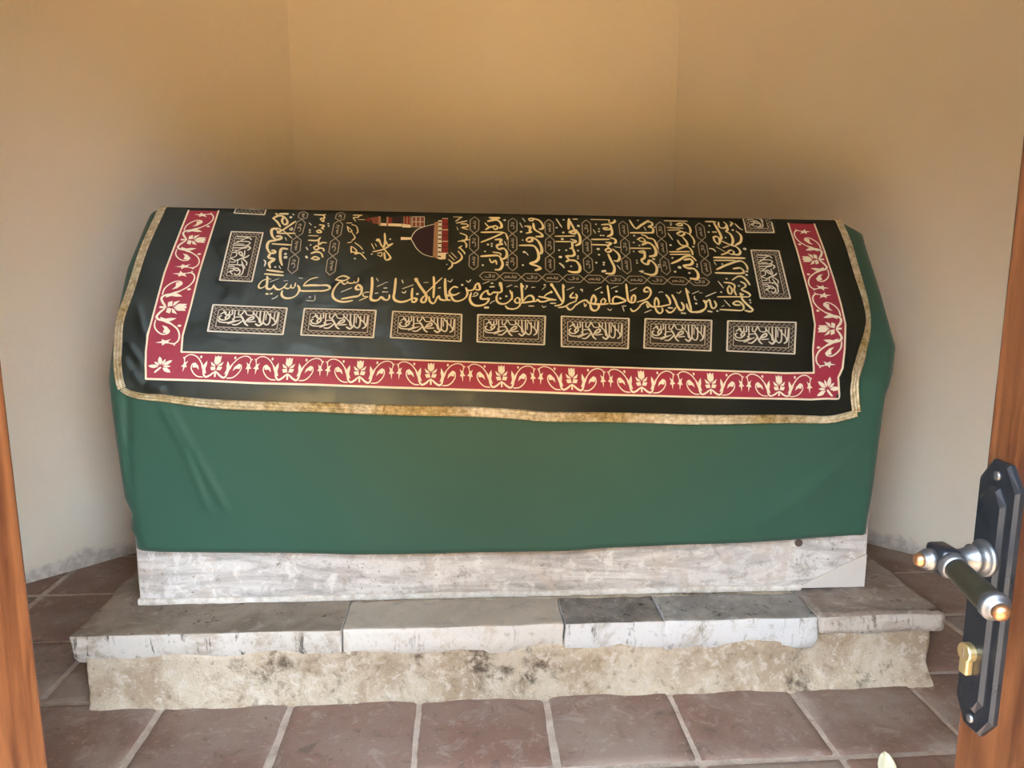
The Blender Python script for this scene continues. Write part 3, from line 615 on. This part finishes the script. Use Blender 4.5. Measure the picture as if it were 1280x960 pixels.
M_VELVET.node_tree.nodes['Principled BSDF'].inputs['Specular Tint'].default_value = (.86, 1.0, .95, 1)
k = NT(M_VELVET); n1 = k.noise(5, 6, .65, 1.0); n2 = k.noise(500, 2, .5)
k.color(k.mix(k.ramp(n1, [(.35, 0.0), (.7, 1.0)]), (.003, .0045, .004), (.006, .009, .0075)))
k.l(k.ramp(n1, [(.40, .33), (.60, .50)]), k.b.inputs['Roughness'])
# the pile is brushed towards the front and a little to the right, so it catches the light from there
nrm_ = brush(k, 2.0)
bp = k.n('ShaderNodeBump', Distance=.0005, Strength=.4); k.l(n2, bp.inputs['Height']); k.l(nrm_, bp.inputs['Normal']); k.l(bp.outputs[0], k.b.inputs['Normal'])
def cover_cloth():
    nb, na, nback = 210, 380, 40
    verts = []; W = na+1
    def el(s): return np.interp(s, TL[:, 1], TL[:, 0])
    def er(s): return np.interp(s, TR[:, 1], TR[:, 0])
    a = np.linspace(0, 1, W)
    for j in range(nback):                                  # down the far side
        s = -.45+(.45)*j/nback
        l = el(.02)+(er(.02)-el(.02))*a; verts.append(CS(l, np.full(W, s)))
    sl, sr = TL[-1, 1], TR[-1, 1]
    for j in range(nb+1):
        b = j/nb
        l = el(sl*b)+(er(sr*b)-el(sl*b))*a
        sb = np.interp(l, TB[:, 0], TB[:, 1])
        w = np.interp(l, TB[:, 0], TB[:, 1])*b
        verts.append(CS(l, w))
    V = np.concatenate(verts); R = nback+nb+1
    i = np.arange((R-1)*W).reshape(R-1, W)[:, :-1].ravel()
    F = np.stack([i, i+W, i+W+1, i+1], 1)
    return V, F
v, f = cover_cloth()
cover = obj('embroidered_cover', mesh_from('embroidered_cover', v, f, [M_VELVET], smooth=True))
so = cover.modifiers.new('thickness', 'SOLIDIFY'); so.thickness = .003; so.offset = -1
tag(cover, 'black velvet cover with gold Arabic script and red floral border on green cloth', 'cover cloth')

# ---- printing on the cover
def spline(Pt, step=.006):
    Pt = np.asarray(Pt, float)
    if len(Pt) < 3:
        n = max(2, int(np.linalg.norm(Pt[1]-Pt[0])/step)+1); t = np.linspace(0, 1, n)[:, None]; return Pt[0]*(1-t)+Pt[1]*t
    closed = np.linalg.norm(Pt[0]-Pt[-1]) < 1e-6
    Q = np.vstack([Pt[-2] if closed else 2*Pt[0]-Pt[1], Pt, Pt[1] if closed else 2*Pt[-1]-Pt[-2]]); out = []
    for i in range(1, len(Q)-2):
        a, b, c, d = Q[i-1:i+3]; n = max(3, int(np.linalg.norm(c-b)/step))
        for k in range(n):
            t = k/n; out.append(.5*((2*b)+(c-a)*t+(2*a-5*b+4*c-d)*t*t+(3*b-a-3*c+d)*t**3))
    out.append(Pt[-1]); return np.array(out)
class Print:
    def __init__(s): s.v = []; s.f = []; s.m = []; s.n = 0
    def grid(s, G, up, m=0):
        """G: rows x cols x 2 cloth coordinates"""
        r, c = G.shape[:2]; s.v.append(CS(G[..., 0].ravel(), G[..., 1].ravel(), up))
        for i in range(r-1):
            for j in range(c-1):
                p = s.n+i*c+j; s.f.append((p, p+1, p+c+1, p+c)); s.m.append(m)
        s.n += r*c
    def stroke(s, pts, w, up=.0016, m=0, nib=None, taper=.75, smooth=True, step=.006, round_=True):
        pts = np.asarray(pts, float); C = spline(pts, step) if smooth else pts
        if len(C) < 2: return
        T = np.gradient(C, axis=0); T /= np.maximum(np.linalg.norm(T, axis=1), 1e-9)[:, None]
        N = np.stack([-T[:, 1], T[:, 0]], 1); n = len(C)
        W = np.full(n, w)
        if nib is not None:
            ang = np.arctan2(T[:, 1], T[:, 0]); W = w*(.62+.45*np.abs(np.sin(ang-nib)))
        L = np.concatenate([[0], np.cumsum(np.linalg.norm(np.diff(C, axis=0), axis=1))]); tot = L[-1]
        if tot > w*2.5: W = W*np.clip(taper+(1-taper)*np.minimum(L, tot-L)/(w*1.6), 0, 1)
        if round_:
            C = np.vstack([C[0]-T[0]*w*.32, C, C[-1]+T[-1]*w*.32]); N = np.vstack([N[0], N, N[-1]]); W = np.concatenate([[W[0]*.45], W, [W[-1]*.45]])
        s.grid(np.stack([C-N*W[:, None]/2, C+N*W[:, None]/2], 1), up, m)
    def poly(s, pts, up=.0016, m=0):
        pts = np.asarray(pts, float); s.v.append(CS(pts[:, 0], pts[:, 1], up))
        for t in tessellate_polygon([[Vector((a, b, 0)) for a, b in pts]]): s.f.append(tuple(s.n+q for q in t)); s.m.append(m)
        s.n += len(pts)
    def build(s, name, mats, parent):
        V = np.concatenate(s.v); V = V-np.array(parent.location)
        # keep the printed side facing outwards
        me = mesh_from(name, V, s.f, mats, s.m, smooth=True)
        return obj(name, me, parent)

def ink(name, c, rough=.6):
    m = mat(name, c, rough, spec=.4); k = NT(m); n1 = k.noise(30, 5, .6); k.color(k.mix(n1, tuple(q*.86 for q in c), tuple(min(1, q*1.1) for q in c))); brush(k); return m
I_GOLD = ink('gold print', (.80, .75, .49)); I_PALE = ink('pale print', (.70, .73, .66)); I_LINE = ink('grey line print', (.42, .40, .34))
I_CREAM = ink('cream print', (.82, .77, .60)); I_RED = ink('crimson print', (.33, .032, .065)); I_PANEL = ink('panel ground', (.030, .027, .022))
I_DOME = ink('dark plum print', (.024, .010, .020)); I_BRICK = ink('brick print', (.20, .07, .055)); I_TAN = ink('tan print', (.34, .21, .13)); I_SCAR = ink('scarlet print', (.20, .022, .028)); I_FLOW = ink('flower print', (.86, .85, .71))

def strokes(key, pr, m, nib):
    for ln in PRINT[key].split('|'):
        w, q = ln.split(':'); pts = np.array([[float(v) for v in r.split(',')] for r in q.split()])/2000.0
        pr.stroke(pts, float(w)/1e5*(1.17 if nib is not None else 1.05), .0022, m, nib)
pr = Print(); strokes('GOLD_LINE', pr, 0, -math.pi/4); strokes('GOLD_COLUMNS', pr, 0, math.pi/4)
pr.build('gold_calligraphy', [I_GOLD], cover)['label'] = 'large gold Arabic lettering'
pr = Print(); strokes('MARKS_LINE', pr, 0, None); strokes('MARKS_COLUMNS', pr, 0, None)
pr.build('vowel_marks', [I_PALE], cover)['label'] = 'pale dots and vowel strokes'

# ---- red band
BO, BI = P('BAND_OUT'), P('BAND_IN')
def resample(Pt, n):
    L = np.concatenate([[0], np.cumsum(np.linalg.norm(np.diff(Pt, axis=0), axis=1))]); t = np.linspace(0, L[-1], n)
    return np.stack([np.interp(t, L, Pt[:, 0]), np.interp(t, L, Pt[:, 1])], 1)
def densify(Pt): return np.vstack([resample(Pt[i:i+2], 12)[:-1] for i in range(len(Pt)-1)]+[Pt[-1:]])
sides = [(BO[:6], BI[:5]), (BO[5:17], BI[4:15]), (BO[16:], BI[14:])]
pr = Print(); SIDE = []
for o_, i_ in sides:
    a, b = resample(o_, 140), resample(i_, 140)
    pr.grid(np.stack([a+(b-a)*t for t in np.linspace(0, 1, 9)], 1), .0010, 0)
    pr.stroke(densify(o_), .0052, .0020, 1, None, 1, False); pr.stroke(densify(i_), .0052, .0020, 1, None, 1, False)
band = pr.build('floral_border', [I_RED, I_CREAM], cover); band['label'] = 'crimson band with cream edge lines'

# the vine repeat, drawn once in a unit box: x -1..1 along the band, y 0..1 from its inner to its outer edge
def U(s): return [((float(a)-208)/400, (float(b)-52-.035*(float(a)-208))/300) for a, b in (q.split(',') for q in s.split())]
V_STROKE = [(20, '225,272 262,303 305,322 333,300 350,240 380,182'), (13, '380,182 430,122 490,92 545,97 578,130 574,168'), (12, '340,325 400,322 450,292 484,242 478,196 452,182'),]
V_POLY = ['395,258 408,215 450,178 476,200 468,238 428,232', '322,148 345,182 358,215 340,282 308,290 326,242 318,200', '388,98 402,92 412,108 402,128 388,120', '584,124 594,120 598,134 590,140',
          '534,160 556,182 576,170 576,206 598,232 573,236 568,292 555,238 534,236 548,206', '350,215 372,196 385,175 372,225 352,262']
F_POLY = ['198,98 218,98 226,150 208,200 190,150', '178,95 194,112 198,190 176,160', '240,95 222,112 218,190 240,160', '146,158 186,186 200,206 160,200', '270,158 230,186 216,206 256,200', '150,214 196,208 204,242 164,246', '266,214 220,208 212,242 252,246', '198,252 218,252 216,304 200,304']
def vine(pr, mapf, wscale, halves=(1, -1), flower=True):
    for hx in halves:
        for w, s_ in V_STROKE: pr.stroke([mapf(hx*x, y) for x, y in U(s_)], w*wscale, .0022, 0, None, .8, True, .005)
        for s_ in V_POLY: pr.poly([mapf(hx*x, y) for x, y in U(s_)], .0024)
    if flower:
        for s_ in F_POLY: pr.poly([mapf(x*1.15, .5+(y-.5)*1.12) for x, y in U(s_)], .0025)
pr = Print()
l0, l1 = BI[4, 0]+.006, BI[14, 0]-.006
bo, bi = BO[5:17], BI[4:15]
NU = 9
for n in range(NU):
    def mf(x, y, n=n):
        l = l0+(l1-l0)*(n+.5+x/2)/NU; a = np.interp(l, bi[:, 0], bi[:, 1]); b = np.interp(l, bo[:, 0], bo[:, 1]); return l, a+(b-a)*y
    vine(pr, mf, (l1-l0)/NU/800)
for key, o_, i_ in (('STATIONS_L', BO[:6], BI[:5]), ('STATIONS_R', BO[16:][::-1], BI[14:][::-1])):
    st = P(key)[:, 1]
    for n in range(2):
        def mf(x, y, n=n):
            s_ = st[n]+(st[n+1]-st[n])*(.5+x/2); a = np.interp(s_, i_[:, 1], i_[:, 0]); b = np.interp(s_, o_[:, 1], o_[:, 0]); return a+(b-a)*y, s_
        vine(pr, mf, (st[n+1]-st[n])/800)
for (l, s_), sg in zip(P('CORNERS'), (1, -1)):
    for k_ in range(7):
        a = math.radians((-30+k_*34) if sg > 0 else (210-k_*34)); R_ = .035 if k_ % 2 == 0 else .027; h_ = .0060 if k_ % 2 == 0 else .0036
        d_ = np.array([math.cos(a), -math.sin(a)]); n_ = np.array([d_[1], -d_[0]]); c0 = np.array([l, s_+.008])
        pr.poly([c0+d_*.006, c0+d_*R_*.5+n_*h_, c0+d_*R_*.8+n_*h_*.7, c0+d_*R_, c0+d_*R_*.8-n_*h_*.7, c0+d_*R_*.5-n_*h_], .0024)
    pr.stroke([(l, s_+.010), (l-sg*.012, s_+.024)], .007, .0023)
o = pr.build('vine_ornament', [I_FLOW], band); o['label'] = 'cream lotus flowers and curling vines'

# ---- inscription panels
P_TEXT = [(24, '1050,230 1045,360 1030,410 990,440'), (20, '880,212 945,290 1010,350 1035,410'), (18, '1000,230 1000,330'), (22, '940,240 945,380 920,430 880,420 850,380'), (16, '880,250 885,350'), (22, '850,210 850,400 800,450'), (22, '790,210 800,330 830,420'),
 (20, '680,220 720,270 780,330 800,400'), (16, '740,210 740,270'), (20, '600,270 640,280 690,270 690,220'), (20, '560,200 600,270'), (20, '480,215 480,270 520,270 560,200'), (20, '380,200 390,270 350,275 345,220'), (20, '345,270 300,280 290,230 220,275'), (18, '260,210 290,270'),
 (26, '600,390 640,330 700,300 700,340 620,370'), (22, '630,390 740,380'), (28, '520,290 560,350 600,420 640,450'), (20, '420,200 425,300 420,400 350,430'), (18, '430,320 490,310 540,320'), (26, '330,290 360,310 330,350 300,330 320,295'), (24, '360,320 300,370 230,360 210,320 240,300'),
 (22, '200,370 240,405 350,410 420,380'), (24, '420,440 480,440 540,390 560,360'), (14, '430,400 520,360'), (30, '750,420 800,450 830,420'), (20, '405,345 440,380 500,370')]
def bil(Q, x, y): return (Q[0]*(1-x)+Q[1]*x)*(1-y)+(Q[3]*(1-x)+Q[2]*x)*y
def panel(Q, clip=None):
    """Q: the four cloth corners, in reading order of its script"""
    pr = Print(); Wd = np.linalg.norm(Q[1]-Q[0]); u = Wd/1100.0
    R = lambda x, y: bil(Q, x, y)
    pr.grid(np.array([[R(x, y) for x in np.linspace(0, 1, 9)] for y in np.linspace(0, 1, 6)]), .0010, 0)
    def frame_(mx, my, w, m):
        c = [(mx, my), (1-mx, my), (1-mx, 1-my), (mx, 1-my), (mx, my)]
        for a, b in zip(c, c[1:]): pr.stroke([R(*a), R(*b)], w, .0020, m, None, 1, True, .02)
    frame_(.010, .022, 26*u, 1); frame_(.098, .185, 16*u, 2)
    # the running chain between the two frames
    nx, ny = 26, 10
    zig = [(.03+.94*i/nx, .115+(.040 if i % 2 else -.035)) for i in range(nx+1)]
    for pts in (zig, [(x, 1-y) for x, y in zig]): pr.stroke([R(*q) for q in pts], 13*u, .0020, 2, None, 1, False)
    zig = [(.053+(.020 if i % 2 else -.018), .16+.68*i/ny) for i in range(ny+1)]
    for pts in (zig, [(1-x, y) for x, y in zig]): pr.stroke([R(*q) for q in pts], 13*u, .0020, 2, None, 1, False)
    for w, s_ in P_TEXT:
        pts = []
        for q in s_.split():
            a, b = map(float, q.split(',')); x = (a-78)/1095; y = (b-108-.02*(a-78))/460; pts.append(R(x, y))
        pr.stroke(pts, w*u*1.02, .0024, 1, None, .8, True, .006)
    return pr.build('inscription_panel', [I_PANEL, I_PALE, I_LINE], cover)
quads = [np.array([[float(v) for v in q.split(',')] for q in c.split()])/2000.0 for c in PRINT['CARDS'].split('|')]
for i, Q in enumerate(quads): panel(Q)
pitch = .268
for Q, s_bot in ((quads[7], .0348), (quads[8], .0748)):          # the next panel up each side, running over the ridge
    dq = s_bot-(Q[0, 1]+Q[3, 1])/2; Q2 = Q.copy(); Q2[:, 1] += dq
    if Q is quads[8]: Q2[:, 0] += .012
    panel(Q2)

# ---- chains of small hexagons with two words by turns
G_HAYY = ['.7,.5 .7,-.3 .45,-.4', '.45,.35 .45,-.3', '-.15,.5 .2,.5 0,.1 .2,-.1 -.2,-.45 -.6,-.3 -.65,0']
G_QAYY = ['.75,.4 .75,-.3 .5,-.4 .5,.2', '.3,.55 .3,-.2 -.1,-.2 -.15,.15', '-.1,-.2 -.5,-.2 -.72,.15 -.78,-.5', '-.42,.12 -.2,.25']
pr = Print()
chains = [np.array([[float(v) for v in q.split(',')] for q in c.split()])/2000.0 for c in PRINT['CHAINS'].split('|')]
for ci, C in enumerate(chains):
    vert = ci < 9
    for n in range(len(C)-1):
        A_, B_ = C[n], C[n+1]; d_ = B_-A_; L_ = np.linalg.norm(d_); t_ = d_/L_; w_ = np.array([-t_[1], t_[0]])*(.0138 if vert else .0152)
        hexa = [A_, A_+d_*.2+w_, A_+d_*.8+w_, B_, A_+d_*.8-w_, A_+d_*.2-w_, A_]
        for a, b in zip(hexa, hexa[1:]): pr.stroke([a, b], .0028, .0018, 0, None, 1, True, .02, False)
        c0 = (A_+B_)/2
        if vert: ax, ay = np.array([0, -1.0])*L_*.30, np.array([-1.0, 0])*.010
        else: ax, ay = np.array([1.0, 0])*L_*.33, np.array([0, -1.0])*.0115
        for g_ in (G_HAYY if (n+ci) % 2 else G_QAYY):
            pts = [c0+ax*float(x)+ay*float(y) for x, y in (q.split(',') for q in g_.split())]
            pr.stroke(pts, .0026, .0018, 1, None, .8, True, .006)
pr.build('hexagon_chain', [I_LINE, I_LINE], cover)['label'] = 'chains of small lined hexagons with words'

# ---- small picture of a dome and a minaret lying on its side
pr = Print()
def pp(k_): return P('PIC_'+k_)
def area(k_, m, up=.0012): pr.poly(pp(k_), up, m)
area('dome', 0); area('drum', 1); area('arcade', 2, .0014); area('red', 3); area('cream_end', 4, .0018)
d_ = pp('dome'); pr.stroke(np.vstack([d_[3], d_[2], d_[1], d_[0], d_[8], d_[7], d_[6], d_[5]]), .003, .0018, 2)
for k_, m, up in (('minaret_roof', 3, .0012), ('minaret_top', 5, .0012), ('minaret_light', 4, .0012), ('minaret_red', 3, .0016), ('minaret_red2', 3, .0016), ('minaret_brick', 5, .0012), ('minaret_gap', 0, .0014), ('minaret_cream', 4, .0016), ('minaret_ring', 1, .0018), ('minaret_ring2', 1, .0018)): area(k_, m, up)
area('finial', 4, .0014)
a_, b_ = pp('minaret_roof')[0], pp('minaret_roof')[1]; pr.stroke([a_+np.array([-.022, 0]), a_], .0025, .0014, 4)
q4 = pp('red'); lo_, hi_ = q4[:2].mean(0), q4[2:4].mean(0)
for t in np.linspace(0, 1, 7):                                        # window lines in the wall below the drum
    A_ = q4[0]+(q4[3]-q4[0])*t; B_ = q4[1]+(q4[2]-q4[1])*t; pr.stroke([A_, B_], .003, .0018, 4 if int(t*6) % 2 == 0 else 0)
q4 = pp('arcade')
for t in np.linspace(.06, .94, 9):
    A_ = q4[0]+(q4[3]-q4[0])*t; B_ = q4[1]+(q4[2]-q4[1])*t; c_ = (A_+B_)/2; e_ = (B_-A_)*.3; pr.stroke([c_-e_, c_+e_], .0055, .0020, 0)
q4 = pp('minaret_red2')
for t in (.0, .5, 1.0): pr.stroke([q4[0]+(q4[1]-q4[0])*t, q4[3]+(q4[2]-q4[3])*t], .003, .0020, 1)
q4 = pp('minaret_brick')
for t in (.0, .33, .66, 1.0): pr.stroke([q4[0]+(q4[1]-q4[0])*t, q4[3]+(q4[2]-q4[3])*t], .002, .0016, 2)
for t in (.0, .5, 1.0): pr.stroke([q4[0]+(q4[3]-q4[0])*t, q4[1]+(q4[2]-q4[1])*t], .002, .0016, 2)
pr.build('dome_picture', [I_DOME, I_TAN, I_PALE, I_SCAR, I_CREAM, I_BRICK], cover)['label'] = 'small picture of a dark dome beside a minaret'

# ---- gold braid along the edges
M_BRAID = mat('gold metallic braid', (.62, .47, .20), .42, .55, .5)
k = NT(M_BRAID); n1 = k.noise(70, 5, .7, .5); n2 = k.noise(260, 3, .6)
n0 = k.noise(3.2, 4, .6)
lo_c = k.mix(k.ramp(n0, [(.42, 0.0), (.58, 1.0)]), (.26, .18, .055), (.50, .43, .26)); hi_c = k.mix(k.ramp(n0, [(.42, 0.0), (.58, 1.0)]), (.66, .54, .27), (.86, .82, .66))
k.color(k.mix(k.ramp(n1, [(.36, 0.0), (.62, 1.0)]), lo_c, hi_c)); k.bump(k.math('ADD', n1, n2), .003, .9)
def braid(paths, widths):
    vs, fs = [], []; prof = np.array([0, .55, .9, .55, .25, .6, .9, .6, .25, .55, .9, .55, 0])
    for Pt, W0 in zip(paths, widths):
        C = resample(spline(Pt, .004), 420); T = np.gradient(C, axis=0); T /= np.linalg.norm(T, axis=1)[:, None]; N = np.stack([-T[:, 1], T[:, 0]], 1)
        W = np.interp(np.linspace(0, 1, 420), np.linspace(0, 1, len(W0)), W0)
        base = len(vs); K = len(prof); tws = .0012*np.sin(np.arange(420)*.9)
        G = [CS(C[:, 0]+N[:, 0]*W*t, C[:, 1]+N[:, 1]*W*t, .001+prof[j]*.0058+(tws if 0 < j < K-1 else 0)*.5) for j, t in enumerate(np.linspace(-.5, .5, K))]
        G = np.stack(G, 1).reshape(-1, 3); vs += list(G)
        for i in range(419):
            for j in range(K-1):
                p = base+i*K+j; fs.append((p, p+1, p+K+1, p+K))
    return vs, fs
back_l = np.array([[TL[0, 0], -.40], [TL[0, 0], -.2], [TL[0, 0], -.04]]); back_r = np.array([[TR[0, 0], -.40], [TR[0, 0], -.2], [TR[0, 0], -.04]])
v, f = braid([np.vstack([back_l, TL]), TB, np.vstack([back_r, TR])], [[.024, .024, .024, .022], [.014, .026, .029, .030, .029, .029, .030, .026, .022], [.022, .022, .022, .024, .022, .014, .026, .026]])
o = obj('gold_trim', mesh_from('gold_trim', v, f, [M_BRAID], smooth=True), cover); o['label'] = 'ribbed gold braid edging'
# ================= the two door leaves, standing open on either side of the camera
M_WOOD = mat('varnished brown wood', (.42, .17, .055), .35, spec=.5)
k = NT(M_WOOD); n1 = k.noise(9, 7, .6, .6, stretch=(6, 6, .55)); n2 = k.noise(40, 5, .6, .2, stretch=(6, 6, .3)); n3 = k.noise(3, 4, .5)
c = k.mix(k.ramp(n1, [(.38, 0.0), (.62, 1.0)]), (.048, .016, .006), (.115, .046, .017))
c = k.mix(k.ramp(n2, [(.55, 0.0), (.75, .5)]), c, (.065, .024, .010))
k.color(c); k.l(k.ramp(n3, [(.3, .30), (.7, .45)]), k.b.inputs['Roughness']); k.bump(n2, .001, .4)
M_IRON = mat('blued black metal', (.02, .026, .036), .34, .6, .5); k = NT(M_IRON); n1 = k.noise(30, 6, .65); k.color(k.mix(n1, (.010, .013, .019), (.028, .035, .046))); k.l(k.ramp(n1, [(.3, .24), (.7, .42)]), k.b.inputs['Roughness'])
M_STEEL = mat('worn grey metal', (.15, .165, .18), .46, .9, .5); k = NT(M_STEEL); n1 = k.noise(45, 6, .65); k.color(k.mix(n1, (.08, .092, .105), (.20, .22, .245)))
M_GRIP = mat('dark olive bronze', (.02, .02, .015), .4, .6, .5); k = NT(M_GRIP); n1 = k.noise(35, 6, .65); k.color(k.mix(n1, (.020, .022, .016), (.045, .045, .033)))
M_COPPER = mat('rubbed copper', (.36, .20, .105), .36, .9, .5)
M_BRASS = mat('brass', (.55, .46, .24), .32, .9, .5)

def leaf(name, free, hinge, z1, label, side):
    """free and hinge: plan positions of the face's two edges on the visible side; the leaf is 44 mm thick away from it"""
    fx = Vector((*free, 0)); hx = Vector((*hinge, 0)); t = (hx-fx).normalized(); w = (hx-fx).length
    nrm = Vector((t.y, -t.x, 0))
    if nrm.x*side > 0: nrm = -nrm                         # faces the middle of the doorway
    M = Matrix((( t.x, -nrm.x, 0, fx.x), (t.y, -nrm.y, 0, fx.y), (0, 0, 1, 0), (0, 0, 0, 1)))   # (along, into leaf, up)
    root = empty(name, (fx.x, fx.y, 0)); tag(root, label, 'door', kind='structure')
    inv = Matrix.Translation(-root.location)
    def part(nm, bm, m, parent=None, smooth=False):
        for v in bm.verts: v.co = inv @ (M @ v.co)
        bmesh.ops.recalc_face_normals(bm, faces=bm.faces[:])
        o = bm_obj(nm, bm, m, parent or root, smooth=smooth); return o
    bm = bmesh.new(); bm_box(bm, (0, 0, .012), (.095, .044, z1), .004); part('door_stile', bm, M_WOOD)
    bm = bmesh.new(); bm_box(bm, (w-.095, 0, .012), (w, .044, z1), .004); part('door_stile', bm, M_WOOD)
    for za, zb in ((.012, .20), (.86, .98), (z1-.12, z1)):
        bm = bmesh.new(); bm_box(bm, (.0945, .001, za), (w-.0945, .043, zb), .003); part('door_rail', bm, M_WOOD)
    for za, zb in ((.20, .86), (.98, z1-.12)):
        bm = bmesh.new(); bm_box(bm, (.09, .012, za), (w-.09, .032, zb), .002); bm_box(bm, (.125, .004, za+.04), (w-.125, .030, zb-.04), .008); part('door_panel', bm, M_WOOD)
    return root, M, part

LX, RX = -.467, .425
door_left, _, _ = leaf('door_1', (LX, .69), (-.585, .13), 2.0, 'orange brown wooden door leaf at the left edge of the view', -1)
door_right, MR, part = leaf('door_2', (RX, .66), (RX+.040, .13), 2.0, 'brown wooden door leaf with black lever handle at the right edge', 1)

# lever set on the right leaf; local axes: along from the free edge, into the leaf, up
def plate_bm(w0, w1, z0, z1, d0, d1, ch, bev):
    bm = bmesh.new(); cx_ = (w0+w1)/2
    pts = [(w0, z0+ch), (w0+ch*.72, z0), (w1-ch*.72, z0), (w1, z0+ch), (w1, z1-ch), (w1-ch*.72, z1), (w0+ch*.72, z1), (w0, z1-ch)]
    ins = []
    for a, b in pts: ins.append((cx_+(a-cx_)*(1-bev/((w1-w0)/2)), (z0+z1)/2+(b-(z0+z1)/2)*(1-bev/((z1-z0)/2))))
    v0 = [bm.verts.new((a, -d0, b)) for a, b in pts]; v1 = [bm.verts.new((a, -(d1-bev*.8), b)) for a, b in pts]; v2 = [bm.verts.new((a, -d1, b)) for a, b in ins]
    n = len(pts)
    for A_, B_ in ((v0, v1), (v1, v2)):
        for i in range(n): bm.faces.new((A_[i], A_[(i+1) % n], B_[(i+1) % n], B_[i]))
    bm.faces.new(v2); bm.faces.new(v0[::-1]); return bm
ZB, ZT = .818, 1.072
o = part('back_plate', plate_bm(.001, .050, ZB, ZT, 0.0, .0065, .020, .003), M_IRON); plate = o
part('raised_panel', plate_bm(.009, .040, ZB+.020, ZT-.022, .006, .0105, .013, .0035), M_IRON, plate)
for z in (ZT-.012, ZB+.012):
    bm = bmesh.new(); bm_lathe(bm, [(0, .0042), (.0022, .0042), (.0032, .0028), (.0034, 0)], (.0255, -.0062, z), (.0255, -1, z), 16); part('plate_screw', bm, M_STEEL, plate, True)
HZ, HA = .985, .025
lever = empty('lever_handle', (0, 0, 0)); lever.parent = door_right
def lpart(nm, bm, m): 
    o = part(nm, bm, m, lever, True); return o
bm = bmesh.new(); bm_lathe(bm, [(0, .0165), (.003, .0165), (.0045, .015), (.0048, .0125), (.008, .0115), (.011, .0118), (.013, .0125), (.0145, .0105), (.022, .0085), (.032, .0085), (.031, .0105)], (HA, -.0095, HZ), (HA, -1, HZ), 32); lpart('rose', bm, M_STEEL)['label'] = 'grey turned neck with pale collar'
bm = bmesh.new(); bm_box(bm, (HA-.0135, -.058, HZ-.0125), (HA+.0135, -.040, HZ+.0125), .004); lpart('hub', bm, M_IRON)
bm = bmesh.new(); bm_lathe(bm, [(0, .0095), (.006, .0095), (.007, .0075), (.0105, .0072)], (HA, -.058, HZ), (HA, -1, HZ), 24); lpart('hub_cap', bm, M_STEEL)
bm = bmesh.new(); bm_lathe(bm, [(0, .0062), (.002, .0062), (.005, .0048), (.0065, .002), (.0067, 0)], (HA, -.0685, HZ), (HA, -1, HZ), 20); lpart('cap_tip', bm, M_COPPER)['label'] = 'copper tip'
GA = HA+.0125
bm = bmesh.new(); bm_lathe(bm, [(0, .0118), (.003, .0122), (.005, .0108), (.007, .0105)], (GA, -.049, HZ), (GA+1, -.049-.10, HZ-.12), 28); lpart('grip_collar', bm, M_STEEL)
bm = bmesh.new(); bm_lathe(bm, [(.006, .0094), (.014, .0098), (.045, .0108), (.056, .0106), (.060, .0100)], (GA, -.049, HZ), (GA+1, -.049-.10, HZ-.12), 32); lpart('grip', bm, M_GRIP)['label'] = 'dark olive cylindrical grip'
bm = bmesh.new(); bm_lathe(bm, [(.059, .0108), (.0605, .0120), (.065, .0120), (.0665, .0108), (.0675, .0082), (.070, .0078)], (GA, -.049, HZ), (GA+1, -.049-.10, HZ-.12), 32); lpart('end_ring', bm, M_STEEL)
bm = bmesh.new(); bm_lathe(bm, [(.070, .0070), (.073, .0070), (.0755, .0052), (.077, .0024), (.0773, 0)], (GA, -.049, HZ), (GA+1, -.049-.10, HZ-.12), 24); lpart('end_tip', bm, M_COPPER)['label'] = 'rubbed copper end knob'
# lock cylinder
KZ = .893
bm = bmesh.new(); bm_lathe(bm, [(0, .0088), (.0065, .0088), (.0075, .0080)], (HA-.004, -.010, KZ), (HA-.004, -1, KZ), 28); bm_box(bm, (HA-.0092, -.0172, KZ-.021), (HA+.0012, -.010, KZ-.004), .0018); cyl = part('lock_cylinder', bm, M_BRASS); cyl['label'] = 'small brass lock cylinder'
bm = bmesh.new(); bm_box(bm, (HA-.0047, -.0179, KZ-.005), (HA-.0033, -.0171, KZ+.005)); part('key_slot', bm, M_PIT, cyl)

# ================= pale petal (unidentified) on the tiles at the lower edge
M_PIECE = mat('pale yellow petal', (.98, .97, .74), .5, spec=.3)
bm = bmesh.new(); rows_ = []
for i in range(13):
    t = i/12; w_ = .021*math.sin(math.pi*min(1, t*.93+.07))**.6
    rows_.append([bm.verts.new(((.0+.008*t)+w_*a, -.06+.088*t, .006+.010*(a*a)*(.6+.4*t)+.012*t*t)) for a in (-1, -.66, -.33, 0, .33, .66, 1)])
for a, b in zip(rows_, rows_[1:]):
    for j in range(6): bm.faces.new((a[j], a[j+1], b[j+1], b[j]))
pt = bm_obj('pale_piece', bm, M_PIECE, loc=(.915, 1.684, -.002), smooth=True); pt.rotation_euler = (0, 0, math.radians(-12))
so = pt.modifiers.new('thickness', 'SOLIDIFY'); so.thickness = .0015
tag(pt, 'pale yellow oval petal of unknown kind lying on the tiles at the bottom edge', 'piece')
